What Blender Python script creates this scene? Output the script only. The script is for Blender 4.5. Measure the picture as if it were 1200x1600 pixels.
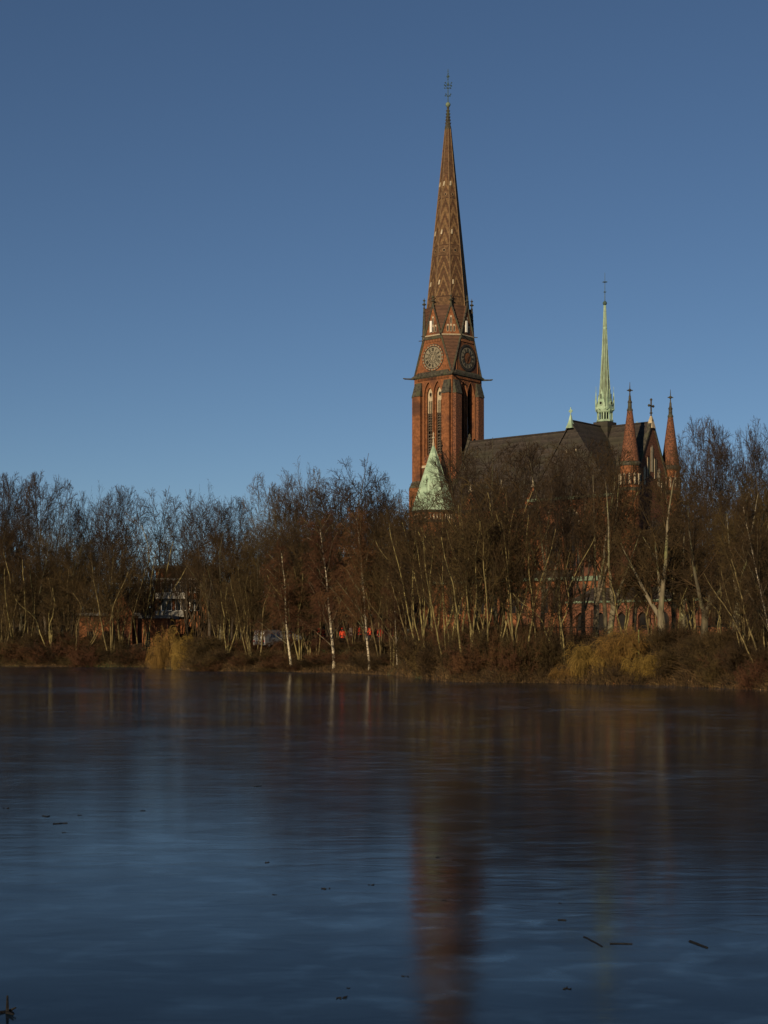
import bpy, math, random
import numpy as np
from mathutils import Vector, Matrix
R = math.radians
# ------------------------------------------------------------------ camera, sky, sun, exposure
scn = bpy.context.scene
for o in list(bpy.data.objects): bpy.data.objects.remove(o)
COL = scn.collection
HOR, FPX, EYE = 1010.0, 2400.0, 2.6          # horizon row and focal length in photo pixels, eye height above the water
cam_d = bpy.data.cameras.new('camera'); cam = bpy.data.objects.new('camera', cam_d); COL.objects.link(cam)
cam.location = (0, 0, EYE); cam.rotation_euler = (R(90), 0, 0)
cam_d.sensor_fit = 'VERTICAL'; cam_d.sensor_height = 36; cam_d.sensor_width = 27
cam_d.lens = 36*FPX/1600; cam_d.shift_y = (HOR-800)/1600
cam_d.clip_start = .5; cam_d.clip_end = 9000
scn.camera = cam
SUN_EL, SUN_AZ = 16, 207
w = bpy.data.worlds.new('World'); scn.world = w; w.use_nodes = True
nt = w.node_tree; bg = nt.nodes['Background']
sky = nt.nodes.new('ShaderNodeTexSky'); sky.sky_type = 'NISHITA'; sky.sun_disc = False
sky.sun_elevation = R(SUN_EL); sky.sun_rotation = R(SUN_AZ)
sky.air_density = .75; sky.dust_density = 0; sky.ozone_density = 3.2
nt.links.new(sky.outputs[0], bg.inputs[0]); bg.inputs[1].default_value = .060
sl = bpy.data.lights.new('sun', 'SUN'); sl.energy = 5.0; sl.angle = R(.5); sl.color = (1, .79, .51)
so = bpy.data.objects.new('sun', sl); COL.objects.link(so)
sd = Vector((math.sin(R(SUN_AZ))*math.cos(R(SUN_EL)), math.cos(R(SUN_AZ))*math.cos(R(SUN_EL)), math.sin(R(SUN_EL))))
so.rotation_euler = sd.to_track_quat('Z', 'Y').to_euler()
scn.render.engine = 'CYCLES'
scn.view_settings.view_transform = 'Standard'; scn.view_settings.look = 'None'
scn.view_settings.exposure = 0; scn.view_settings.gamma = 1
scn.cycles.max_bounces = 6; scn.cycles.diffuse_bounces = 1; scn.cycles.glossy_bounces = 3

# ------------------------------------------------------------------ helpers
def tag(o, label=None, cat=None, group=None, kind=None):
    if label: o['label'] = label
    if cat: o['category'] = cat
    if group: o['group'] = group
    if kind: o['kind'] = kind
    return o
def empty(name, loc, rz=0, parent=None):
    o = bpy.data.objects.new(name, None); COL.objects.link(o)
    o.location = loc; o.rotation_euler = (0, 0, rz); o.empty_display_size = .5
    if parent: o.parent = parent
    return o
class MB:
    def __init__(s): s.v = []; s.f = []; s.m = []; s.uv = {}
    def poly(s, pts, m=0, uv=None):
        i = len(s.v); s.v += [tuple(p) for p in pts]; 
        if uv: s.uv[len(s.f)] = uv
        s.f.append(tuple(range(i, i+len(pts)))); s.m.append(m)
    def mesh(s, vs, fs, m=0):
        i = len(s.v); s.v += [tuple(p) for p in vs]
        for f in fs: s.f.append(tuple(i+k for k in f)); s.m.append(m)
    def box(s, x0, x1, y0, y1, z0, z1, m=0):
        s.mesh([(x0,y0,z0),(x1,y0,z0),(x1,y1,z0),(x0,y1,z0),(x0,y0,z1),(x1,y0,z1),(x1,y1,z1),(x0,y1,z1)],
               [(0,3,2,1),(4,5,6,7),(0,1,5,4),(1,2,6,5),(2,3,7,6),(3,0,4,7)], m)
    def hexa(s, b, t, m=0):       # four bottom and four top points
        s.mesh(list(b)+list(t), [(0,3,2,1),(4,5,6,7),(0,1,5,4),(1,2,6,5),(2,3,7,6),(3,0,4,7)], m)
    def prism(s, poly, z0, z1, m=0):
        n = len(poly)
        s.mesh([(x,y,z0) for x,y in poly]+[(x,y,z1) for x,y in poly],
               [tuple(range(n))[::-1], tuple(range(n,2*n))]+[(i,(i+1)%n,n+(i+1)%n,n+i) for i in range(n)], m)
    def ring(s, prof, n=8, c=(0,0), rot=0, m=0, cap=True):   # lathe of (r,z) profile
        i0 = len(s.v)
        for r, z in prof:
            for k in range(n):
                a = rot+2*math.pi*k/n; s.v.append((c[0]+r*math.cos(a), c[1]+r*math.sin(a), z))
        for j in range(len(prof)-1):
            for k in range(n):
                s.f.append((i0+j*n+k, i0+j*n+(k+1)%n, i0+(j+1)*n+(k+1)%n, i0+(j+1)*n+k)); s.m.append(m)
        if cap:
            s.f.append(tuple(i0+k for k in range(n))[::-1]); s.m.append(m)
            j = len(prof)-1; s.f.append(tuple(i0+j*n+k for k in range(n))); s.m.append(m)
    def tube(s, p0, p1, r0, r1=None, n=6, m=0):
        p0 = Vector(p0); p1 = Vector(p1); d = (p1-p0).normalized()
        a = d.orthogonal().normalized(); b = d.cross(a); r1 = r0 if r1 is None else r1
        vs = []
        for p, r in ((p0,r0),(p1,r1)):
            for k in range(n):
                t = 2*math.pi*k/n; vs.append(p+a*math.cos(t)*r+b*math.sin(t)*r)
        s.mesh(vs, [(k,(k+1)%n,n+(k+1)%n,n+k) for k in range(n)]+[tuple(range(n))[::-1], tuple(range(n,2*n))], m)
    def build(s, name, mats, parent=None, off=(0,0,0), smooth=False):
        me = bpy.data.meshes.new(name)
        v = [(x+off[0], y+off[1], z+off[2]) for x,y,z in s.v]
        me.from_pydata(v, [], s.f)
        if not isinstance(mats, (list, tuple)): mats = [mats]
        for m in mats: me.materials.append(m)
        me.polygons.foreach_set('material_index', s.m)
        if smooth: me.polygons.foreach_set('use_smooth', [True]*len(s.f))
        if s.uv:
            ul = me.uv_layers.new(name='UVMap')
            for fi, uv in s.uv.items():
                p = me.polygons[fi]
                for k, li in enumerate(p.loop_indices): ul.data[li].uv = uv[k]
        me.update()
        o = bpy.data.objects.new(name, me); COL.objects.link(o)
        if parent: o.parent = parent
        return o

# ------------------------------------------------------------------ materials
def mat(name, c1, c2=None, scale=1.0, rough=.85, detail=4, bump=0, bscale=None, stretch=None, metallic=0, rnd=0, lo=.35, hi=.65, c3=None, s3=.2, spec=.3):
    m = bpy.data.materials.new(name); m.use_nodes = True; t = m.node_tree; N = t.nodes; L = t.links
    b = N['Principled BSDF']; b.inputs['Roughness'].default_value = rough; b.inputs['Metallic'].default_value = metallic
    b.inputs['Specular IOR Level'].default_value = spec
    tc = N.new('ShaderNodeTexCoord'); src = tc.outputs['Object']
    if stretch:
        mp = N.new('ShaderNodeMapping'); mp.inputs['Scale'].default_value = stretch; L.new(src, mp.inputs[0]); src = mp.outputs[0]
    def noise(sc, dt=detail):
        n = N.new('ShaderNodeTexNoise'); n.inputs['Scale'].default_value = sc; n.inputs['Detail'].default_value = dt
        L.new(src, n.inputs['Vector']); return n.outputs['Fac']
    c2 = c2 or c1
    r = N.new('ShaderNodeValToRGB'); L.new(noise(scale), r.inputs[0])
    r.color_ramp.elements[0].position = lo; r.color_ramp.elements[1].position = hi
    r.color_ramp.elements[0].color = (*c1,1); r.color_ramp.elements[1].color = (*c2,1)
    out = r.outputs[0]
    if c3:
        r3 = N.new('ShaderNodeMapRange'); r3.inputs[1].default_value = .5; r3.inputs[2].default_value = .66; L.new(noise(s3, 3), r3.inputs[0])
        mx = N.new('ShaderNodeMix'); mx.data_type = 'RGBA'; L.new(r3.outputs[0], mx.inputs[0]); L.new(out, mx.inputs[6]); mx.inputs[7].default_value = (*c3,1); out = mx.outputs[2]
    if rnd:
        oi = N.new('ShaderNodeObjectInfo'); mr = N.new('ShaderNodeMapRange'); L.new(oi.outputs['Random'], mr.inputs[0])
        mr.inputs[3].default_value = 1-rnd; mr.inputs[4].default_value = 1+rnd
        hs = N.new('ShaderNodeHueSaturation'); L.new(mr.outputs[0], hs.inputs['Value']); L.new(out, hs.inputs['Color'])
        ml = N.new('ShaderNodeMath'); ml.operation = 'MULTIPLY_ADD'; L.new(oi.outputs['Random'], ml.inputs[0]); ml.inputs[1].default_value = .02; ml.inputs[2].default_value = .49
        L.new(ml.outputs[0], hs.inputs['Hue']); out = hs.outputs[0]
    L.new(out, b.inputs['Base Color'])
    if bump:
        bp = N.new('ShaderNodeBump'); bp.inputs['Strength'].default_value = bump; bp.inputs['Distance'].default_value = .05
        L.new(noise(bscale or scale*3), bp.inputs['Height']); L.new(bp.outputs[0], b.inputs['Normal'])
    return m
BRICK = (.36,.105,.045)
m_brick = mat('brick', (.122,.046,.018), (.215,.083,.033), 2.6, .9, 9, .5, 9, c3=(.070,.030,.018), s3=.25)
m_brick_dk = mat('brick_mottled', (.045,.022,.014), (.17,.068,.035), 5.5, .9, 8, .5, 9, lo=.38, hi=.6)
m_brick2 = mat('brick_trim', (.175,.075,.034), (.21,.086,.038), 2, .85, 5)
m_stone = mat('sandstone', (.30,.25,.17), (.42,.35,.245), 3, .8, 5)
m_stone_dk = mat('dark_stone', (.022,.020,.016), (.070,.062,.045), 2.5, .85, 6, c3=(.055,.058,.032), s3=.8)
m_slate = mat('slate', (.020,.016,.0145), (.043,.034,.028), 2.5, .75, 8, .3, 8, c3=(.033,.030,.020), s3=.25, stretch=(1,1,2.5))
m_tile = mat('brown_tile', (.055,.027,.016), (.090,.043,.024), 1.2, .8, 6, .5, 3, stretch=(1,1,5))
m_copper = mat('copper', (.22,.32,.22), (.32,.42,.30), 1.2, .6, 8, c3=(.18,.25,.17), s3=1.0)
m_copper_dk = mat('copper_streaked', (.10,.13,.085), (.18,.24,.16), 2.5, .6, 6, stretch=(4,4,.5), c3=(.10,.11,.07), s3=1.3)
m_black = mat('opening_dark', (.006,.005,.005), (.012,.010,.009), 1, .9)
m_louvre = mat('louvre', (.045,.035,.028), (.09,.07,.05), 3, .8)
m_iron = mat('iron', (.03,.05,.045), (.06,.10,.08), 8, .6)
m_dial = mat('dial', (.13,.115,.08), (.22,.19,.135), 3, .8, 5)
m_dark = mat('dial_black', (.02,.018,.016), (.04,.036,.03), 3, .8)
m_glass = mat('glass', (.012,.014,.017), (.02,.022,.026), 1, .15, spec=.5)
m_plaster = mat('plaster_white', (.62,.60,.55), (.72,.70,.65), 1, .8)
m_roof_gr = mat('flat_roof_grey', (.10,.10,.10), (.16,.16,.16), 1, .8)

def courses(m, pitch, depth):
    t = m.node_tree; N = t.nodes; L = t.links; b = N['Principled BSDF']; old = b.inputs['Base Color'].links[0].from_socket
    tc = N.new('ShaderNodeTexCoord'); sp = N.new('ShaderNodeSeparateXYZ'); L.new(tc.outputs['Object'], sp.inputs[0])
    d = N.new('ShaderNodeMath'); d.operation = 'DIVIDE'; L.new(sp.outputs[2], d.inputs[0]); d.inputs[1].default_value = pitch
    n = N.new('ShaderNodeTexNoise'); n.inputs['Scale'].default_value = .9; n.inputs['Detail'].default_value = 6; L.new(tc.outputs['Object'], n.inputs['Vector'])
    f = N.new('ShaderNodeMath'); f.operation = 'FRACT'; L.new(d.outputs[0], f.inputs[0])
    a = N.new('ShaderNodeMath'); a.operation = 'MULTIPLY_ADD'; L.new(f.outputs[0], a.inputs[0]); a.inputs[1].default_value = depth; a.inputs[2].default_value = 1-depth/2-.45
    c = N.new('ShaderNodeMath'); c.operation = 'MULTIPLY_ADD'; L.new(n.outputs['Fac'], c.inputs[0]); c.inputs[1].default_value = .9; L.new(a.outputs[0], c.inputs[2])
    h = N.new('ShaderNodeHueSaturation'); L.new(old, h.inputs['Color']); L.new(c.outputs[0], h.inputs['Value']); L.new(h.outputs[0], b.inputs['Base Color'])
courses(m_slate, .8, .5); courses(m_tile, .55, .5); courses(m_brick, .62, .16); courses(m_copper, 1.1, .22)
def spire_mat():
    m = bpy.data.materials.new('spire_brick_pattern'); m.use_nodes = True; t = m.node_tree; N = t.nodes; L = t.links
    b = N['Principled BSDF']; b.inputs['Roughness'].default_value = .85; b.inputs['Specular IOR Level'].default_value = .25
    uv = N.new('ShaderNodeUVMap'); sp = N.new('ShaderNodeSeparateXYZ'); L.new(uv.outputs[0], sp.inputs[0])
    def M(op, a, c=None, d=None):
        n = N.new('ShaderNodeMath'); n.operation = op
        for i, x in enumerate((a, c, d)):
            if x is None: continue
            if isinstance(x, (int, float)): n.inputs[i].default_value = x
            else: L.new(x, n.inputs[i])
        return n.outputs[0]
    u, v = sp.outputs[0], sp.outputs[1]          # u metres from face centre, v metres of height
    au = M('ABSOLUTE', u)
    ch = M('ADD', v, M('MULTIPLY', au, 2.7))     # chevron coordinate
    per = M('FRACT', M('DIVIDE', M('SUBTRACT', ch, 58.4), 2.25))
    line = M('MULTIPLY', M('GREATER_THAN', per, .50), M('LESS_THAN', per, .84))
    red = M('LESS_THAN', per, .34)
    hs = M('GREATER_THAN', v, 67.4)              # upper part: chevrons broad and tan
    line_hi = M('GREATER_THAN', per, .45)
    ln = M('ADD', M('MULTIPLY', line, M('SUBTRACT', 1, hs)), M('MULTIPLY', line_hi, hs))
    def band(a, c2): return M('MULTIPLY', M('GREATER_THAN', v, a), M('LESS_THAN', v, c2))
    bands = M('ADD', M('ADD', band(57.2, 58.9), band(65.7, 67.4)), band(75.2, 76.4))
    fade = M('GREATER_THAN', v, 79)
    edge = M('ADD', M('ADD', band(58.85, 59.05), band(65.6, 65.75)), M('ADD', band(67.35, 67.5), band(75.1, 75.25)))
    tc = N.new('ShaderNodeTexCoord'); no = N.new('ShaderNodeTexNoise'); no.inputs['Scale'].default_value = 3; no.inputs['Detail'].default_value = 8; L.new(tc.outputs['Object'], no.inputs['Vector'])
    ck = N.new('ShaderNodeTexChecker'); ck.inputs['Scale'].default_value = 1.6; L.new(uv.outputs[0], ck.inputs['Vector'])
    def mix(fac, a, c):
        x = N.new('ShaderNodeMix'); x.data_type = 'RGBA'
        if isinstance(fac, (int, float)): x.inputs[0].default_value = fac
        else: L.new(fac, x.inputs[0])
        for i, q in ((6, a), (7, c)):
            if isinstance(q, tuple): x.inputs[i].default_value = (*q, 1)
            else: L.new(q, x.inputs[i])
        return x.outputs[2]
    base = mix(red, (.072,.041,.021), (.088,.043,.022))
    c = mix(ln, base, (.165,.096,.044))
    bc = mix(ck.outputs['Fac'], (.095,.053,.027), (.13,.073,.036))
    c = mix(bands, c, bc)
    c = mix(edge, c, (.06,.03,.016))
    c = mix(M('MULTIPLY', fade, .8), c, (.085,.045,.025))
    hsv = N.new('ShaderNodeHueSaturation'); L.new(c, hsv.inputs['Color'])
    mr = N.new('ShaderNodeMapRange'); L.new(no.outputs['Fac'], mr.inputs[0]); mr.inputs[1].default_value = .3; mr.inputs[2].default_value = .7; mr.inputs[3].default_value = .45; mr.inputs[4].default_value = 1.15
    L.new(mr.outputs[0], hsv.inputs['Value']); L.new(hsv.outputs[0], b.inputs['Base Color'])
    return m
m_spire = spire_mat()

# ------------------------------------------------------------------ arcade helper
def arch_pts(w_, rise, n=7):          # left spring -> apex -> right spring, relative to centre and spring height
    k = rise/(.8660254*w_); L_ = []
    for i in range(n+1):
        a = R(60)*i/n; L_.append((w_/2-w_*math.cos(a), w_*math.sin(a)*k))
    return L_ + [(-x, z) for x, z in L_[-2::-1]]
def arch_panel(mb, P, u0, u1, z0, z1, ops, t, m=0, mr=None, d0=0):
    mr = m if mr is None else mr
    ops = sorted(ops); u = u0
    for (uc, w_, zb, zs, rise) in ops:
        a, b = uc-w_/2, uc+w_/2
        if a > u+1e-4: mb.poly([P(u,z0,d0),P(a,z0,d0),P(a,z1,d0),P(u,z1,d0)], m)
        if zb > z0+1e-4: mb.poly([P(a,z0,d0),P(b,z0,d0),P(b,zb,d0),P(a,zb,d0)], m)
        ap = [(uc+x, zs+z) for x, z in arch_pts(w_, rise)]
        for (xa, za), (xb, zb2) in zip(ap[:-1], ap[1:]):
            mb.poly([P(xa,za,d0),P(xb,zb2,d0),P(xb,z1,d0),P(xa,z1,d0)], m)
        out = [(a, zb)]+ap+[(b, zb)]
        for (xa, za), (xb, zb2) in zip(out, out[1:]+out[:1]):
            mb.poly([P(xa,za,d0),P(xa,za,d0+t),P(xb,zb2,d0+t),P(xb,zb2,d0)], mr)
        u = b
    if u1 > u+1e-4: mb.poly([P(u,z0,d0),P(u1,z0,d0),P(u1,z1,d0),P(u,z1,d0)], m)
def arch_trim(mb, P, uc, w_, zs, rise, wd, pr, m):   # raised band round an arch
    o = arch_pts(w_+2*wd, rise+wd); i = arch_pts(w_, rise)
    for k in range(len(o)-1):
        a, b, c, d = o[k], o[k+1], i[k+1], i[k]
        q = [(uc+x, zs+z) for x, z in (a, b, c, d)]
        mb.hexa([P(x,z,-.003) for x,z in q], [P(x,z,-pr) for x,z in q], m)

# ------------------------------------------------------------------ the church
GZ = 3.3
church = empty('brick_church', (10.42, 250, GZ), R(-40.5))
tag(church, 'tall red brick Gothic church with patterned spire, standing behind the bare trees', 'church')
CO = (0, 0, -GZ)
def part(mb, name, mats, parent=church, smooth=False):
    return mb.build(name, mats, parent, CO if parent is church or parent.parent is church else (0,0,0), smooth)
Z1, Z2, Z3, ZT = 46.1, 52.6, 57.5, 87.0
HW = 3.9
faces4 = [((0,-1),(1,0)), ((1,0),(0,1)), ((0,1),(-1,0)), ((-1,0),(0,-1))]   # (normal, tangent); first faces the sun side, second the nave
def PF(n, tt, dist, cx=0, cy=0): return lambda u, z, d: (cx+n[0]*(dist-d)+tt[0]*u, cy+n[1]*(dist-d)+tt[1]*u, z)
tw = MB()
TL = []; dark = MB()
for k, (n, tt) in enumerate(faces4):
    P = PF(n, tt, HW)
    ops = [(-.95,1.72,33,43.1,2.1), (.95,1.72,33,43.1,2.1)]
    arch_panel(tw, P, -HW, HW, 3, Z1, ops, .32, 0)
    ops2 = [(-.95,1.16,33.4,43.0,1.35), (.95,1.16,33.4,43.0,1.35)]
    arch_panel(tw, P, -1.9, 1.9, 32, 45.5, ops2, .32, 0, d0=.32)
    for uc in (-.95, .95):
        arch_trim(tw, P, uc, 1.72, 43.1, 2.1, .10, .05, 2)
        # sloping sill
        tw.hexa([P(uc-.86,32.2,.3),P(uc+.86,32.2,.3),P(uc+.86,32.2,-.05),P(uc-.86,32.2,-.05)],[P(uc-.86,33.6,.6),P(uc+.86,33.6,.6),P(uc+.86,33.0,-.03),P(uc-.86,33.0,-.03)],1)
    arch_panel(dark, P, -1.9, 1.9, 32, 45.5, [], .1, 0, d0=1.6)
    for uc in (-.95, .95):
        if k != 1:
            dd = .64; trc = MB(); lou = MB(); TL.append((trc, lou))
            PT = lambda u, z, d, P=P, dd=dd: P(u, z, d+dd)
            arch_panel(trc, PT, uc-.58, uc+.58, 40.3, 44.5, [(uc-.2,.27,40.3,42.0,.3),(uc+.2,.27,40.3,42.0,.3)], .14)
            c = [(.25*math.cos(a), .36*math.sin(a)) for a in [i*math.pi/6 for i in range(12)]]
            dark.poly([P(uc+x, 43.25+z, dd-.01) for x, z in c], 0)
            for a in range(12):
                p0 = P(uc+.27*math.cos(a*math.pi/6), 43.25+.39*math.sin(a*math.pi/6), dd-.03); p1 = P(uc+.27*math.cos((a+1)*math.pi/6), 43.25+.39*math.sin((a+1)*math.pi/6), dd-.03)
                trc.tube(p0, p1, .06, n=4)
            for uu in (uc-.4, uc, uc+.4): trc.tube(P(uu,40.2,dd-.05), P(uu,42.2,dd-.05), .065, n=6)
            z = 33.6
            while z < 40.0:
                if abs(z-36.8) > .35:
                    lou.hexa([P(uc-.5,z,.66),P(uc+.5,z,.66),P(uc+.5,z+.05,.66),P(uc-.5,z+.05,.66)],[P(uc-.5,z+.34,1.0),P(uc+.5,z+.34,1.0),P(uc+.5,z+.39,1.0),P(uc-.5,z+.39,1.0)])
                z += .42
            lou.tube(P(uc-.55,36.8,.7), P(uc+.55,36.8,.7), .13, n=6)
            lou.tube(P(uc-.55,40.2,.7), P(uc+.55,40.2,.7), .13, n=6)
            lou.tube(P(uc,33.4,.68), P(uc,40.2,.68), .06, n=6)
            for s_ in (-1, 1): lou.tube(P(uc+s_*.53,33.4,.68), P(uc+s_*.53,40.2,.68), .06, n=6)
        else:
            for uu in (uc-.3, uc+.3): tw.tube(P(uu,33.4,.9), P(uu,43.6,.9), .05, n=6, m=0)
    # buttresses, sloped slate caps, offsets
    for s_ in (-1, 1):
        a, b = sorted((s_*2.2, s_*3.72))
        tw.hexa([P(a,29,0),P(b,29,0),P(b,29,-.62),P(a,29,-.62)],[P(a,43.0,0),P(b,43.0,0),P(b,43.0,-.62),P(a,43.0,-.62)], 1 if k == 1 else 0)  # buttresses of the nave-side face take the darker mottled brick
        tw.hexa([P(a-.06,43.0,-.001),P(b+.06,43.0,-.001),P(b+.06,43.0,-.72),P(a-.06,43.0,-.72)],[P(a+.1,45.2,-.001),P(b-.1,45.2,-.001),P(b-.1,45.2,-.14),P(a+.1,45.2,-.14)], 3)
        tw.hexa([P(a-.15,3,-.002),P(b+.15,3,-.002),P(b+.15,3,-1.15),P(a-.15,3,-1.15)],[P(a-.15,28.2,-.002),P(b+.15,28.2,-.002),P(b+.15,28.2,-1.15),P(a-.15,28.2,-1.15)], 0)
        tw.hexa([P(a-.2,28.2,-.003),P(b+.2,28.2,-.003),P(b+.2,28.2,-1.2),P(a-.2,28.2,-1.2)],[P(a,29.3,-.003),P(b,29.3,-.003),P(b,29.3,-.66),P(a,29.3,-.66)], 3)
    # shafts beside the window recess
    for uu in (-2.0, 2.0, 0): tw.tube(P(uu,33,-.02), P(uu,43.4,-.02), .09 if uu else .07, n=6, m=2)
    # string course
    tw.hexa([P(-2.19,31.4,-.002),P(2.19,31.4,-.002),P(2.19,31.4,-.2),P(-2.19,31.4,-.2)],[P(-2.19,31.8,-.002),P(2.19,31.8,-.002),P(2.19,31.8,-.12),P(-2.19,31.8,-.12)],4)
    # dentils under the cornice
    for i in range(22):
        u = -3.1+i*.295
        tw.hexa([P(u,45.5,-.004),P(u+.16,45.5,-.004),P(u+.16,45.5,-.16),P(u,45.5,-.16)],[P(u,45.86,-.004),P(u+.16,45.86,-.004),P(u+.16,45.86,-.16),P(u,45.86,-.16)], 0)
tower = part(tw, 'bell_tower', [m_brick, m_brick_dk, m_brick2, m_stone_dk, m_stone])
for a_, b_ in TL: part(a_, 'window_tracery', m_stone, tower); part(b_, 'louvre', m_louvre, tower)
part(dark, 'window_opening', m_black, tower)
cor = MB()
def sqring(mb, h0, h1, z0, z1, m=0):
    mb.ring([(h0*math.sqrt(2), z0), (h1*math.sqrt(2), z1)], 4, (0,0), R(45), m)
sqring(cor, 4.05, 4.12, 45.88, 46.02); sqring(cor, 4.22, 4.22, 46.02, 46.22); sqring(cor, 4.22, 3.95, 46.22, 46.5)
part(cor, 'cornice', m_stone_dk, tower)
for i in range(4):
    a = R(-45+90*i); g = MB(); d = Vector((math.cos(a), math.sin(a), 0)); p = d*5.6; p.z = 46.0
    g.tube(p, p+d*1.5+Vector((0,0,.03)), .16, .11, 6); g.tube(p+d*1.4+Vector((0,0,.03)), p+d*1.75+Vector((0,0,.12)), .15, .07, 6)
    part(g, 'gargoyle', m_stone_dk, tower)

# clock stage
ck = MB()
S8 = HW*math.tan(R(22.5))
c4 = [(HW,-HW),(HW,HW),(-HW,HW),(-HW,-HW)]
ZC = Z1+.02
for k, (n, tt) in enumerate(faces4):
    P = PF(n, tt, HW)
    ck.poly([P(-HW,ZC,0),P(HW,ZC,0),P(S8,Z2,0),P(-S8,Z2,0)], 0)
    for s_ in (-1, 1):
        ck.tube(P(s_*HW,ZC,0), P(s_*S8,Z2,0), .15, n=6, m=2)
        ck.tube(P(s_*2.75,ZC+.35,-.0), P(s_*2.75,48.8,-.0), .07, n=6, m=1)
    ck.hexa([P(-3.3,ZC+.42,-.002),P(3.3,ZC+.42,-.002),P(3.6,ZC+.1,-.34),P(-3.6,ZC+.1,-.34)],[P(-3.1,ZC+.75,-.002),P(3.1,ZC+.75,-.002),P(3.3,ZC+.42,-.3),P(-3.3,ZC+.42,-.3)], 2)
    for i in range(10):
        u = -1.5+i*.32
        ck.hexa([P(u,51.55,-.002),P(u+.17,51.55,-.002),P(u+.17,51.55,-.13),P(u,51.55,-.13)],[P(u,51.95,-.002),P(u+.17,51.95,-.002),P(u+.17,51.95,-.13),P(u,51.95,-.13)], 1)
    ck.hexa([P(-1.78,52.0,-.001),P(1.78,52.0,-.001),P(1.78,52.0,-.15),P(-1.78,52.0,-.15)],[P(-1.7,52.4,-.001),P(1.7,52.4,-.001),P(1.7,52.4,-.22),P(-1.7,52.4,-.22)], 2)
    # corner triangle
    nn, t2 = faces4[(k+1)%4]; P2 = PF(nn, t2, HW)
    ck.poly([P(HW,ZC,0), P2(-S8,Z2,0), P(S8,Z2,0)], 3)
clock_stage = part(ck, 'clock_stage', [m_brick, m_brick2, m_stone_dk, m_tile])
# clock faces
def disc(mb, P, c, r, d, m, n=40):
    mb.poly([P(c[0]+r*math.sin(2*math.pi*i/n), c[1]+r*math.cos(2*math.pi*i/n), d) for i in range(n)][::-1], m)
def annulus(mb, P, c, r0, r1, d, m, n=40, th=.06):
    for i in range(n):
        a, b = 2*math.pi*i/n, 2*math.pi*(i+1)/n
        q = [(c[0]+r*math.sin(x), c[1]+r*math.cos(x)) for r, x in ((r0,a),(r1,a),(r1,b),(r0,b))]
        mm = m[i % len(m)] if isinstance(m, tuple) else m
        mb.hexa([P(x,z,d+th) for x,z in q], [P(x,z,d) for x,z in q], mm)
m_beads = mat('ring_stone', (.17,.14,.09), (.26,.22,.15), 3); m_numeral = mat('numeral_brown', (.035,.031,.024), (.055,.048,.036), 5)
ROM = ['XII','I','II','III','IIII','V','VI','VII','VIII','IX','X','XI']
def clock(P, kind):
    c = (0, 49.05); mb = MB()
    annulus(mb, P, c, 1.86, 2.08, -.12, (1 if kind else 0, 3 if not kind else 1), 44, .12)         # ring of pale and red bricks, painted dark on faces in grazing light
    annulus(mb, P, c, 1.72, 1.86, -.05, 1, 40, .05)
    annulus(mb, P, c, 2.1, 2.2, -.06, 1, 40, .06)
    disc(mb, P, c, 1.73, -.03, 2 if kind == 0 else 1)  # dial colour darkened to carry the grazing light on the dim faces
    if kind:
        annulus(mb, P, c, 1.0, 1.66, -.08, 2, 40, .05); disc(mb, P, c, .9, -.06, 3)
        annulus(mb, P, c, .9, 1.0, -.11, 1, 40, .04)
    else:
        annulus(mb, P, c, .86, .93, -.06, 1, 40, .03); annulus(mb, P, c, .5, .55, -.06, 1, 30, .03)
        for i in range(12):
            a = i*math.pi/6; x, z = c[0]+.7*math.sin(a), c[1]+.7*math.cos(a); annulus(mb, P, (x, z), .05, .1, -.06, 1, 8, .03)
    def stroke(p, q, wd):
        dx, dz = q[0]-p[0], q[1]-p[1]; l = math.hypot(dx, dz); nx, nz = -dz/l*wd/2, dx/l*wd/2
        e = [(p[0]-nx,p[1]-nz),(q[0]-nx,q[1]-nz),(q[0]+nx,q[1]+nz),(p[0]+nx,p[1]+nz)]
        mb.hexa([P(x,z,-.03) for x,z in e], [P(x,z,-.105-.02*(kind)) for x,z in e], 4)
    for h, s in enumerate(ROM):
        a = h*math.pi/6; wid = {'I': .12, 'V': .2, 'X': .2}; tot = sum(wid[ch] for ch in s); x = -tot/2
        def at(u, v): return (c[0]+(1.3+v)*math.sin(a)+u*math.cos(a), c[1]+(1.3+v)*math.cos(a)-u*math.sin(a))
        for ch in s:
            w_ = wid[ch]; xm = x+w_/2
            if ch == 'I': stroke(at(xm,-.24), at(xm,.24), .06)
            elif ch == 'V': stroke(at(x+.02,.24), at(xm,-.24), .055); stroke(at(x+w_-.02,.24), at(xm,-.24), .055)
            else: stroke(at(x+.02,.24), at(x+w_-.02,-.24), .055); stroke(at(x+w_-.02,.24), at(x+.02,-.24), .055)
            x += w_
    o = part(mb, 'clock_face', [m_beads, m_dark, m_dial, m_brick, m_numeral], tower)
    h = MB()
    for a, l, wd, m_ in ((R(203), .85, .12, 1), (R(30), 1.35, .09, 1)):
        dx, dz = math.sin(a), math.cos(a)
        e = [(c[0]-dx*.25-dz*wd/2,c[1]-dz*.25+dx*wd/2),(c[0]+dx*l,c[1]+dz*l),(c[0]-dx*.25+dz*wd/2,c[1]-dz*.25-dx*wd/2)]
        h.mesh([P(x,z,-.13) for x,z in e]+[P(x,z,-.18-m_*.0) for x,z in e], [(0,1,2),(5,4,3),(0,3,4,1),(1,4,5,2),(2,5,3,0)], 0)
    o2 = h.build('clock_hand', m_dark if kind else m_stone, tower, CO)
for k, (n, tt) in enumerate(faces4): clock(PF(n, tt, HW), 0 if k in (0, 3) else 1)

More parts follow.
